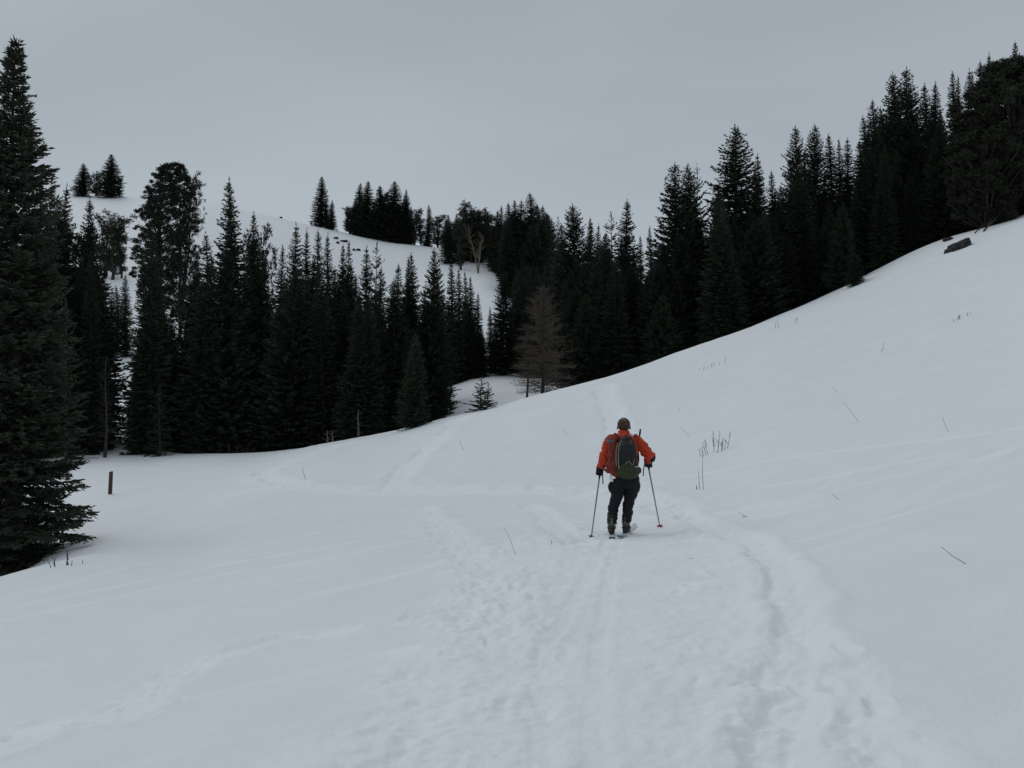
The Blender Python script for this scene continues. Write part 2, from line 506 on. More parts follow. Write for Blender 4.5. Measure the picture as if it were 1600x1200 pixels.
def steps(line, gap, off, size, depth, seed, jit=.05):
    """boot prints along a line: x, y, heading, length, width, depth"""
    rg = np.random.default_rng(seed)
    out = []; acc = 0.; nxt = .2; sd_ = 1
    for a, b in zip(line[:-1], line[1:]):
        l = math.hypot(*(b - a))
        while l > 1e-6 and nxt < acc + l:
            p = a + (b - a) * ((nxt - acc) / l)
            h_ = math.atan2(b[1] - a[1], b[0] - a[0])
            p = p + np.array([-math.sin(h_), math.cos(h_)]) * off * sd_ + rg.normal(0, jit, 2)
            out.append((p[0], p[1], h_ + rg.normal(0, .18), size * rg.uniform(.85, 1.2), size * .42, depth * rg.uniform(.5, 1.2)))
            sd_ = -sd_; nxt += gap * rg.uniform(.8, 1.25)
        acc += l
    return out
PRINTS = (steps(TR[0][0], .42, .10, .30, .030, 1) + steps(TR[1][0], .60, .09, .28, .035, 2) + steps(TR[6][0], .5, .13, .28, .050, 3)
          + steps(TR[8][0], .45, .07, .16, .035, 4) + steps(TR[2][0], .6, .12, .30, .05, 5) + steps(TRAMPLE[1][0], .38, .42, .28, .030, 6, .22)
          + steps(TRAMPLE[0][0], .55, .62, .27, .020, 7, .25) + steps(TRAMPLE[2][0], .6, .25, .27, .022, 8, .2) + steps(TRAMPLE[5][0], .5, .2, .3, .035, 9, .1))

def micro(x, y):
    r = np.hypot(x, y)
    fade = 1 - smoothstep(55, 75, r)
    h = perlin(x / 4.3, y / 5.1, 3) * .05 + perlin(x / 1.3, y / 1.5, 4) * .012 * fade
    # wind ribs, drawn out along the slope
    c, s = math.cos(.62), math.sin(.62)
    u = x * c + y * s; v = -x * s + y * c
    rib = perlin(u / 2.6, v / .33, 7) * perlin(u / 6, v / 2.2, 8)
    h = h + rib * .050 * fade * (1 - smoothstep(0, 4, x))
    c, s = math.cos(-.6), math.sin(-.6)
    u = x * c + y * s; v = -x * s + y * c
    h = h + perlin(u / 3.0, v / .4, 17) * perlin(u / 6, v / 2.2, 18) * .034 * fade * smoothstep(2, 5, x)
    h = h + (perlin(x / .45, y / .45, 9) * .005 + perlin(x / .16, y / .16, 10) * .0016) * fade
    near = r < 85
    xs, ys = x[near], y[near]
    add = np.zeros(xs.shape); ch = np.zeros(xs.shape)
    patch = .75 + .5 * perlin(xs / .7, ys / .7, 51) + .25 * perlin(xs / .2, ys / .2, 52)
    wob = perlin(xs / .9, ys / .9, 21) * .16 + perlin(xs / .3, ys / .3, 22) * .05
    l1 = perlin(xs / .42, ys / .42, 31); l2 = perlin(xs / .19, ys / .19, 32); l3 = perlin(xs / .085, ys / .085, 33)
    lump = l1 * .6 + np.abs(l2) * .55 + l3 * .22
    for P, w, amp in TRAMPLE:
        d, sd_, ar = along(P, xs, ys, w * 2.4)
        m = 1 - smoothstep(w * .45, w * 1.35, d + wob * 2)
        add += m * (lump * amp - amp * .55) * .95
        ch = np.maximum(ch, m * .50 * np.clip(patch + lump * .35, 0, 1.2))
    for P, w, dep, rough in TR:
        d, sd_, ar = along(P, xs, ys, w * 6)
        dd = d * np.where(d < 1e8, 1, 1) + wob * min(1.0, w * 3.2) * sd_
        dd = np.abs(dd)
        q = dd / w
        g = -dep * (1 - smoothstep(.55, 1.25, q)) + dep * .45 * np.exp(-((q - 1.7) / .5) ** 2)
        m = 1 - smoothstep(1.2, 2.6, q)
        vary = .75 + .5 * perlin(ar * .8, ar * 0 + 5.5, 41)
        add += np.where(d < 1e8, (.78 + .25 * smoothstep(14, 24, np.hypot(xs, ys))) * g * vary + m * lump * rough * 1.0, 0)
        ch = np.maximum(ch, np.where(d < 1e8, (1 - smoothstep(.7, 2.0 if w < .25 else 2.2, q)) * .50 * np.clip(patch * 1.3 - .15 + lump * .5, 0, 1), 0))
    for (fx, fy, hd, ln, wd, dp) in PRINTS:
        k_ = np.flatnonzero((np.abs(xs - fx) < .45) & (np.abs(ys - fy) < .45))
        if not len(k_): continue
        ex = xs[k_] - fx; ey = ys[k_] - fy
        u_ = (ex * math.cos(hd) + ey * math.sin(hd)) / (ln * .5); v_ = (-ex * math.sin(hd) + ey * math.cos(hd)) / (wd * .5)
        q = np.sqrt(u_ ** 2 + v_ ** 2 * (1 + .3 * np.clip(u_, -1, 1))) + l3[k_] * .30 + l2[k_] * .25
        add[k_] += .50 * dp * (-(1 - smoothstep(.40, 1.25, q)) + .30 * np.exp(-((q - 1.5) / .35) ** 2))
        ch[k_] = np.maximum(ch[k_], .5 * (1 - smoothstep(1.0, 1.9, q)))
    h[near] += add
    whiten = np.zeros(h.shape)
    whiten[near] = np.clip(ch, 0, 1)
    whiten = np.clip(whiten + np.clip(rib * .8, 0, .4) * fade, 0, 1)
    return h, whiten

def gz(x, y):
    x = np.atleast_1d(np.asarray(x, float)); y = np.atleast_1d(np.asarray(y, float))
    return float((macro(x, y) + micro(x, y)[0])[0])

# mesh: fine in front of the camera, coarse elsewhere
half = math.radians(34)
tf = np.linspace(-half, half, 860)
tb = np.linspace(half, 2 * np.pi - half, 150)[1:-1]
tall = np.concatenate([tf, tb])
rn = np.concatenate([[0.35, .8, 1.4, 2.0, 2.6], np.exp(np.linspace(math.log(3.1), math.log(62), 640)),
                     np.exp(np.linspace(math.log(62), math.log(100), 50))[1:]])
rfar = np.exp(np.linspace(math.log(100), math.log(2600), 120))
def sheet(name, rs, tri_center, label):
    T, R = np.meshgrid(tall, rs)
    X = R * np.sin(T); Y = R * np.cos(T)
    xf, yf = X.ravel(), Y.ravel()
    mh, whiten = micro(xf, yf)
    Z = macro(xf, yf) + mh
    V = np.stack([xf, yf, Z], 1)
    n = len(tall); m = len(rs)
    i = np.arange(m - 1)[:, None] * n; j = np.arange(n)[None]
    j2 = (j + 1) % n
    q = np.stack([i + j, i + n + j, i + n + j2, i + j2], -1).reshape(-1, 4)[:, ::-1]
    fl = q.ravel(); lt = np.full(len(q), 4)
    if tri_center:
        c = len(V)
        V = np.concatenate([V, [[0, 0, float(macro(0., 0.) + Z[:n].mean())]]])
        t = np.stack([np.full(n, c), np.arange(n), (np.arange(n) + 1) % n], -1)[:, ::-1]
        fl = np.concatenate([fl, t.ravel()]); lt = np.concatenate([lt, np.full(n, 3)])
    me = mesh_np(name, V, fl, lt, M['snow'])
    at = me.attributes.new('whiten', 'FLOAT', 'POINT')
    at.data.foreach_set('value', np.concatenate([whiten, np.zeros(len(V) - len(whiten))]).astype(np.float32))
    o = link_mesh(name, me)
    tag(o, label, None, None, 'structure')
    return o
ground = sheet('snow_ground', rn, True, 'snow covered hillside with ski tracks in the foreground')
hill = sheet('snow_hill', rfar, False, 'smooth snow covered hill rising behind the forest')

# ------------------------------------------------------------------ foliage
def unit(v):
    return v / np.maximum(np.linalg.norm(v, axis=-1, keepdims=True), 1e-9)

class Leaves:
    def __init__(self):
        self.V = []
    def kites(self, base, direc, length, width, rg, belly=.45, roll=None):
        """thin tapering sprays: base points, directions, lengths, widths"""
        base = np.asarray(base, float); d = unit(np.asarray(direc, float))
        n = len(base)
        a = unit(np.cross(d, rg.normal(size=(n, 3)))) if roll is None else unit(np.cross(d, roll))
        length = np.broadcast_to(length, n)[:, None]; width = np.broadcast_to(width, n)[:, None]
        mid = base + d * length * belly
        q = np.stack([base, mid + a * width * .5, base + d * length, mid - a * width * .5], 1)
        self.V.append(q)
    def mesh(self, name, mat):
        V = np.concatenate(self.V).reshape(-1, 3)
        n = len(V)
        return mesh_np(name, V, np.arange(n), np.full(n // 4, 4), mat, smooth=False)

def taper_tube(mb, pts, r0, r1, seg=6):
    n = len(pts)
    mb.loft(pts, [r0 + (r1 - r0) * i / (n - 1) for i in range(n)], seg)

def conifer(seed, H=14.0, R=1.5, style='fir', z0=.5, gap=.26, detail=1.0, lean=0.0, fullness=1.0, tops=None):
    """trunk mesh and crown mesh of one conifer"""
    rg = np.random.default_rng(seed)
    lv = Leaves(); tr = MB(); br = MB()
    bend = rg.normal(0, .10, 2)
    def axis(z):
        t = z / H
        return np.array([lean * t + bend[0] * math.sin(t * 4 + seed), bend[1] * math.sin(t * 5 + 1), z])
    taper_tube(tr, [axis(z) for z in np.linspace(-.6, H * .99, 12)], .016 * H, .012, 7)
    z = z0
    ph = rg.random() * 6
    notch = rg.normal(0, 1, 60)
    while z < H * .992:
        t = 1 - z / H                                  # 1 at the base, 0 at the tip
        if style == 'fir':
            rad = R * 1.15 * (t ** .74) * (1 - .22 * smoothstep(.75, 1, t)) + .03
            n = 8
            s0 = .10 - .62 * t ** .7
        else:
            rad = R * 1.22 * (t ** .76) * (1 - .20 * smoothstep(.75, 1, t)) + .04
            n = 8 if style == 'spruce' else 5
            s0 = .42 - .75 * t ** .8
        rad *= 1 + (.16 if style == 'open' else .09) * notch[int(t * 40)]
        n = max(3, int(round(n * (.75 if t < .12 else 1))))
        for k_ in range(n):
            if rg.random() > fullness: continue
            az = ph + k_ * 2 * math.pi / n + rg.normal(0, .35)
            Lb = rad * rg.uniform(.62, 1.08)
            if rg.random() < .03: Lb *= 1.18
            rd = np.array([math.cos(az), math.sin(az), 0.]); sd_ = np.array([-math.sin(az), math.cos(az), 0.])
            zz = z + rg.normal(0, gap * .35)
            sl = s0 + rg.normal(0, .10); cv = .24 + rg.normal(0, .06)
            ns = max(3, int(Lb / (.10 / detail)))
            s = np.linspace(.10, 1, ns) + rg.normal(0, .02, ns)
            P = axis(min(zz, H)) + rd * (Lb * s)[:, None]
            P[:, 2] += Lb * (sl * s + cv * s * s)
            tang = rd[None] + np.array([0, 0, 1.])[None] * (sl + 2 * cv * s)[:, None]
            tang = unit(tang)
            for sg in (-1, 1):
                l = (min(.15, .06 + .22 * Lb) + .13 * min(Lb, 2.) * (1 - .62 * s)) * rg.uniform(.7, 1.25, ns)
                d = tang * rg.uniform(.55, 1.0, ns)[:, None] + sg * sd_ * rg.uniform(.45, .95, ns)[:, None]
                d[:, 2] += rg.normal(-.16, .20, ns)
                lv.kites(P, d, l, l * rg.uniform(.30, .46, ns), rg)
            # needles along the limb itself, some hanging
            d = tang.copy(); d[:, 2] += rg.normal(-.25, .25, ns)
            k1 = min(1.0, .35 + Lb * .9)
            lv.kites(P - tang * .06, d, k1 * rg.uniform(.16, .28, ns), k1 * rg.uniform(.07, .12, ns), rg)
            lv.kites(P[-1:], tang[-1:] + rg.normal(0, .1, (1, 3)), [.22 * k1], [.08 * k1], rg)
        ph += 1.1 + rg.normal(0, .2)
        z += gap * (1 if t > .15 else .8) * rg.uniform(.75, 1.25)
    # leader
    tipn = 10
    zt = np.linspace(H * .95, H, tipn)
    lv.kites(np.array([axis(a) for a in zt]), np.array([[rg.normal(0, .25), rg.normal(0, .25), 1] for _ in zt]), .26, .06, rg)
    return tr, lv

def near_spruce(seed, H, R):
    """the big spruce close on the left: limbs with side shoots, each shoot a row of needle-clad fingers"""
    rg = np.random.default_rng(seed)
    lv = Leaves(); tr = MB(); limbs = MB()
    def axis(z): return np.array([.10 * math.sin(z * .4), .08 * math.sin(z * .33 + 1), z])
    taper_tube(tr, [axis(z) for z in np.linspace(-.8, H * .985, 16)], .24, .012, 9)
    z = .35; ph = 0.
    while z < H * .99:
        t = 1 - z / H
        rad = float(np.interp(t, [0, .05, .155, .27, .45, .62, .74, .82, .865, .91, .97, 1], [.05, .20, .54, .96, 1.25, 1.5, 1.6, 1.75, 2.3, 1.8, 1.3, .9])) * R / 2.4
        n = 8 if t > .15 else 5
        s0 = .55 - .95 * t ** .6
        for k_ in range(n):
            az = ph + k_ * 2 * math.pi / n + rg.normal(0, .3)
            Lb = rad * rg.uniform(.6, 1.06)
            rd = np.array([math.cos(az), math.sin(az), 0.]); sd_ = np.array([-math.sin(az), math.cos(az), 0.])
            sl = s0 + rg.normal(0, .10); cv = .26 + rg.normal(0, .07)
            zz = z + rg.normal(0, .08)
            base = axis(min(zz, H))
            def pt(s): 
                p = base + rd * (Lb * s)[:, None]
                p[:, 2] += Lb * (sl * s + cv * s * s)
                return p
            sk = np.linspace(0, .96, 6)
            if Lb > .5:
                pk = pt(sk); taper_tube(limbs, list(pk), .012 + .011 * Lb, .005, 4)
            ns = max(3, int(Lb / .105))
            s = np.linspace(.12, 1, ns)
            P = pt(s)
            tang = unit(rd[None] + np.array([0, 0, 1.])[None] * (sl + 2 * cv * s)[:, None])
            for sg in (-1, 1):
                ls = (.10 + .34 * Lb ** .7 * (1 - .72 * s)) * rg.uniform(.6, 1.2, ns)
                d = unit(tang * rg.uniform(.7, 1.1, ns)[:, None] + sg * sd_ * rg.uniform(.5, .9, ns)[:, None] + np.array([0, 0, 1.]) * rg.normal(-.16, .16, ns)[:, None])
                # shoot as a row of fingers
                for q in (.15, .42, .70, .95):
                    keep = ls * q < 1e9 if q < .3 else ls > .14
                    B = (P + d * (ls * q)[:, None])[keep]
                    nb = len(B)
                    if not nb: continue
                    for g in (-1, 1):
                        side2 = unit(np.cross(d[keep], np.array([0, 0, 1.])))
                        dd = d[keep] * rg.uniform(.7, 1.1, nb)[:, None] + g * side2 * rg.uniform(.3, .8, nb)[:, None]
                        dd[:, 2] += rg.normal(-.04, .25, nb)
                        ll = rg.uniform(.10, .20, nb)
                        lv.kites(B, dd, ll, rg.uniform(.038, .062, nb), rg)
                lv.kites(P, d, ls, rg.uniform(.035, .055, ns), rg)
            lv.kites(P - tang * .05, tang + rg.normal(0, .2, (ns, 3)), rg.uniform(.14, .22, ns), rg.uniform(.045, .07, ns), rg)
            lv.kites(P[-1:], tang[-1:], [.20], [.06], rg)
        ph += 1.05 + rg.normal(0, .2)
        z += (.165 if t > .2 else .15) * rg.uniform(.8, 1.2)
    zt = np.linspace(H * .95, H, 9)
    lv.kites(np.array([axis(a) for a in zt]), np.array([[rg.normal(0, .35), rg.normal(0, .35), 1] for _ in zt]), .25, .05, rg)
    return tr, limbs, lv

def bushy_pine(seed, H=10.0, R=2.6, stems=4, tufts=520, low=.12, open_=.0):
    """whitebark pine: several stems, upswept limbs, rounded crown of needle tufts"""
    rg = np.random.default_rng(seed)
    lv = Leaves(); tr = MB()
    tips = []
    for s in range(stems):
        az = s * 2 * math.pi / stems + rg.normal(0, .4)
        out = R * rg.uniform(.25, .62); hh = H * rg.uniform(.78, .99)
        if s == 0: out *= .2; hh = H * .86
        pts = []
        for q in np.linspace(0, 1, 8):
            pts.append(np.array([math.cos(az) * out * q ** 1.4 + rg.normal(0, .05), math.sin(az) * out * q ** 1.4 + rg.normal(0, .05), -.4 + (hh + .4) * q]))
        taper_tube(tr, pts, .13 * H / 10 + .03, .02, 6)
        pts = np.array(pts)
        zt = hh
        for b in range(int(tufts / stems / 7)):
            q = rg.uniform(low, .97); i = min(6, int(q * 7)); p = pts[i] + (pts[i + 1] - pts[i]) * (q * 7 - i)
            a2 = rg.uniform(0, 2 * math.pi)
            lm = R * .62 * (1 - abs(q - .5) ** 1.3) * rg.uniform(.45, 1.1)
            e1 = p + np.array([math.cos(a2) * lm, math.sin(a2) * lm, lm * rg.uniform(.25, .95)])
            m1 = (p + e1) / 2 - np.array([0, 0, .12 * lm])
            taper_tube(tr, [p, m1, e1], .035, .012, 4)
            for c in range(14):
                w = rg.uniform(.25, 1.08)
                base = (p + (m1 - p) * 2 * w) if w < .5 else (m1 + (e1 - m1) * (2 * w - 1))
                tips.append(base + rg.normal(0, .20 * (R / 2.6) ** .5, 3) + np.array([0, 0, .08]))
    tips = np.array(tips)
    for j in range(15):
        n = len(tips)
        d = rg.normal(0, 1, (n, 3)); d[:, 2] = np.abs(d[:, 2]) * .8 + .15 + d[:, 2] * .25
        lv.kites(tips + rg.normal(0, .05, (n, 3)), d, rg.uniform(.13, .27, n), rg.uniform(.035, .07, n), rg)
    return tr, lv

def dome_pine(seed, H, R, clumps=230, per=44, low=.10, waist=.6):
    """dense round-headed pine: needle clumps fill a lumpy crown, limbs reach out to them"""
    rg = np.random.default_rng(seed)
    lv = Leaves(); tr = MB()
    taper_tube(tr, [np.array([.1 * math.sin(q * 3), .1 * q, -.5 + q * (H * .8 + .5)]) for q in np.linspace(0, 1, 8)], .026 * H + .05, .05, 7)
    tips = []
    if R < 3: 
        for c in range(14):
            az = rg.uniform(0, 6.283); l = R * rg.uniform(.5, 1.15); z = H * rg.uniform(.1, .5)
            taper_tube(tr, [np.array([0, 0, z]), np.array([l * .5 * math.cos(az), l * .5 * math.sin(az), z + l * .2]), np.array([l * math.cos(az), l * math.sin(az), z + l * .7])], .06, .015, 5)
    for c in range(clumps):
        v = low + (1 - low) * rg.random() ** .8
        az = rg.uniform(0, 2 * math.pi)
        prof = (waist + (1 - waist) * smoothstep(.15, .6, v)) * math.sqrt(max(0.02, 1 - max(0, (v - .55) / .47) ** 2.2))
        lob = 1 + .22 * math.sin(az * 3 + seed) * math.cos(v * 7 + seed) + .12 * math.sin(az * 5 + v * 11)
        rr = R * prof * lob * (rg.uniform(.15, 1) ** .45)
        p = np.array([rr * math.cos(az) + .07 * H * v * v * (seed == 64), rr * math.sin(az), H * v * (.97 - .02 * (seed == 64) * (1 - math.cos(az)) * rr / R)])
        b = np.array([0, .1 * v, max(.1, p[2] - rr * rg.uniform(.5, 1.1))])
        taper_tube(tr, [b, (b + p) / 2 - np.array([0, 0, .08 * rr]), p], .045, .012, 4)
        cs = rg.uniform(.22, .48) * (R / 4) ** .4
        t = rg.normal(0, 1, (per, 3)); t = unit(t) * (rg.random((per, 1)) ** .5) * cs * np.array([1.15, 1.15, .8])
        tips.append(p + t)
    tips = np.concatenate(tips); n = len(tips)
    for j in range(3):
        d = rg.normal(0, 1, (n, 3)); d[:, 2] = np.abs(d[:, 2]) * .7 + .2
        lv.kites(tips, d, rg.uniform(.15, .32, n), rg.uniform(.05, .10, n), rg)
    return tr, lv

def bare_conifer(seed, H, R, gap=.2, fine=1.0, z0=.8, n=6):
    """dead conifer: limbs and fine twigs, no needles"""
    rg = np.random.default_rng(seed)
    lv = Leaves(); tr = MB(); lm = MB()
    taper_tube(tr, [np.array([.05 * math.sin(z), .05 * math.cos(z * 1.3), z]) for z in np.linspace(-.5, H, 10)], .018 * H + .02, .01, 6)
    z = z0; ph = 0.
    while z < H * .98:
        t = 1 - z / H
        rad = R * (t ** .7) * (1 - .35 * smoothstep(.7, 1, t)) + .1
        for k_ in range(n):
            az = ph + k_ * 6.283 / n + rg.normal(0, .4); Lb = rad * rg.uniform(.3, 1.15)
            rd = np.array([math.cos(az), math.sin(az), 0.])
            s = np.linspace(0, 1, 5)
            sl = .55 - .55 * t + rg.normal(0, .12)
            P = np.array([0, 0, z]) + rd * (Lb * s)[:, None]; P[:, 2] += Lb * (sl * s - .12 * s * s)
            taper_tube(lm, list(P), .012 + .008 * Lb, .004, 4)
            ns = int(max(3, Lb / .07 * fine))
            s = rg.uniform(.15, 1, ns)
            B = np.array([0, 0, z]) + rd * (Lb * s)[:, None]; B[:, 2] += Lb * (sl * s - .12 * s * s)
            d = rd + rg.normal(0, .65, (ns, 3)); d[:, 2] += .35
            lv.kites(B, d, rg.uniform(.15, .6, ns), rg.uniform(.010, .020, ns), rg)
        ph += 1.1; z += gap * rg.uniform(.7, 1.3)
    return tr, lm, lv

# prototypes: (trunk mesh, crown mesh), made once, shared by the copies
def proto(kind, tr, lv, mat):
    return (tr.mesh(kind + '_trunk', M['bark']), lv.mesh(kind + '_crown', mat))
PROTO = {'fir': [], 'spruce': [], 'open': [], 'pine': [], 'young': []}
for s in range(6):
    tr, lv = conifer(100 + s, 14, (1.25, 1.5, 1.4, 1.65, 1.2, 1.5)[s], 'fir', gap=.15)
    PROTO['fir'].append((14, *proto('fir', tr, lv, M['needles'])))
for s in range(4):
    tr, lv = conifer(200 + s, 14, (2.1, 2.4, 2.0, 2.3)[s], 'spruce', gap=.165)
    PROTO['spruce'].append((14, *proto('spruce', tr, lv, M['needles'])))
for s in range(3):
    tr, lv = conifer(300 + s, 10, (1.9, 1.4, 1.7)[s], 'open', gap=.33, fullness=.78)
    PROTO['open'].append((10, *proto('open_spruce', tr, lv, M['needles'])))
for s in range(4):
    tr, lv = bushy_pine(400 + s, 10, (2.6, 2.2, 2.8, 1.7)[s], (4, 3, 5, 3)[s], (560, 460, 620, 380)[s])
    PROTO['pine'].append((10, *proto('pine', tr, lv, M['needles_olive'])))
for s in range(2):
    tr, lv = conifer(500 + s, 4, (.95, .8)[s], 'open', z0=.15, gap=.20, fullness=.85, detail=1.4)
    PROTO['young'].append((4, *proto('young', tr, lv, M['needles_olive'])))

NAMES = {'fir': ('fir_tree', 'fir tree'), 'spruce': ('spruce_tree', 'spruce tree'), 'open': ('spruce_tree', 'spruce tree'),
         'pine': ('pine_tree', 'pine tree'), 'young': ('young_fir', 'young fir')}
_count = {}
def plant(px, py_top, Y, kind, wf=1.0, label='', group=None, py_base=None, variant=None):
    """a tree whose foot stands on the snow at this bearing and distance and whose tip reaches this row"""
    ax, _ = ray(px, py_top)
    x, y = ax * Y, Y
    if py_base is not None:
        x, y = on_ground(px, py_base)
        ax = x / y
    zb = float(macro(x, y)) - .12
    _, az = ray(px, py_top)
    h = EYE + az * y - zb
    i = _count.get(kind, 0); _count[kind] = i + 1
    H, tm, cm = PROTO[kind][(variant if variant is not None else i) % len(PROTO[kind])]
    o = empty(NAMES[kind][0], (x, y, zb), (i * 2.4) % 6.28)
    sc = h / H
    if Y > 130: wf *= 1.4
    w = wf * sc ** .6
    tl = np.random.default_rng(i * 7 + int(px))
    o.rotation_euler = (tl.normal(0, .016), tl.normal(0, .016), (i * 2.4) % 6.28)
    if group and group.endswith('slope'): w *= 1.12
    o.scale = (w, w, sc)
    tag(o, label, NAMES[kind][1], group)
    link_mesh('trunk', tm, o)
    link_mesh('crown', cm, o)
    return o

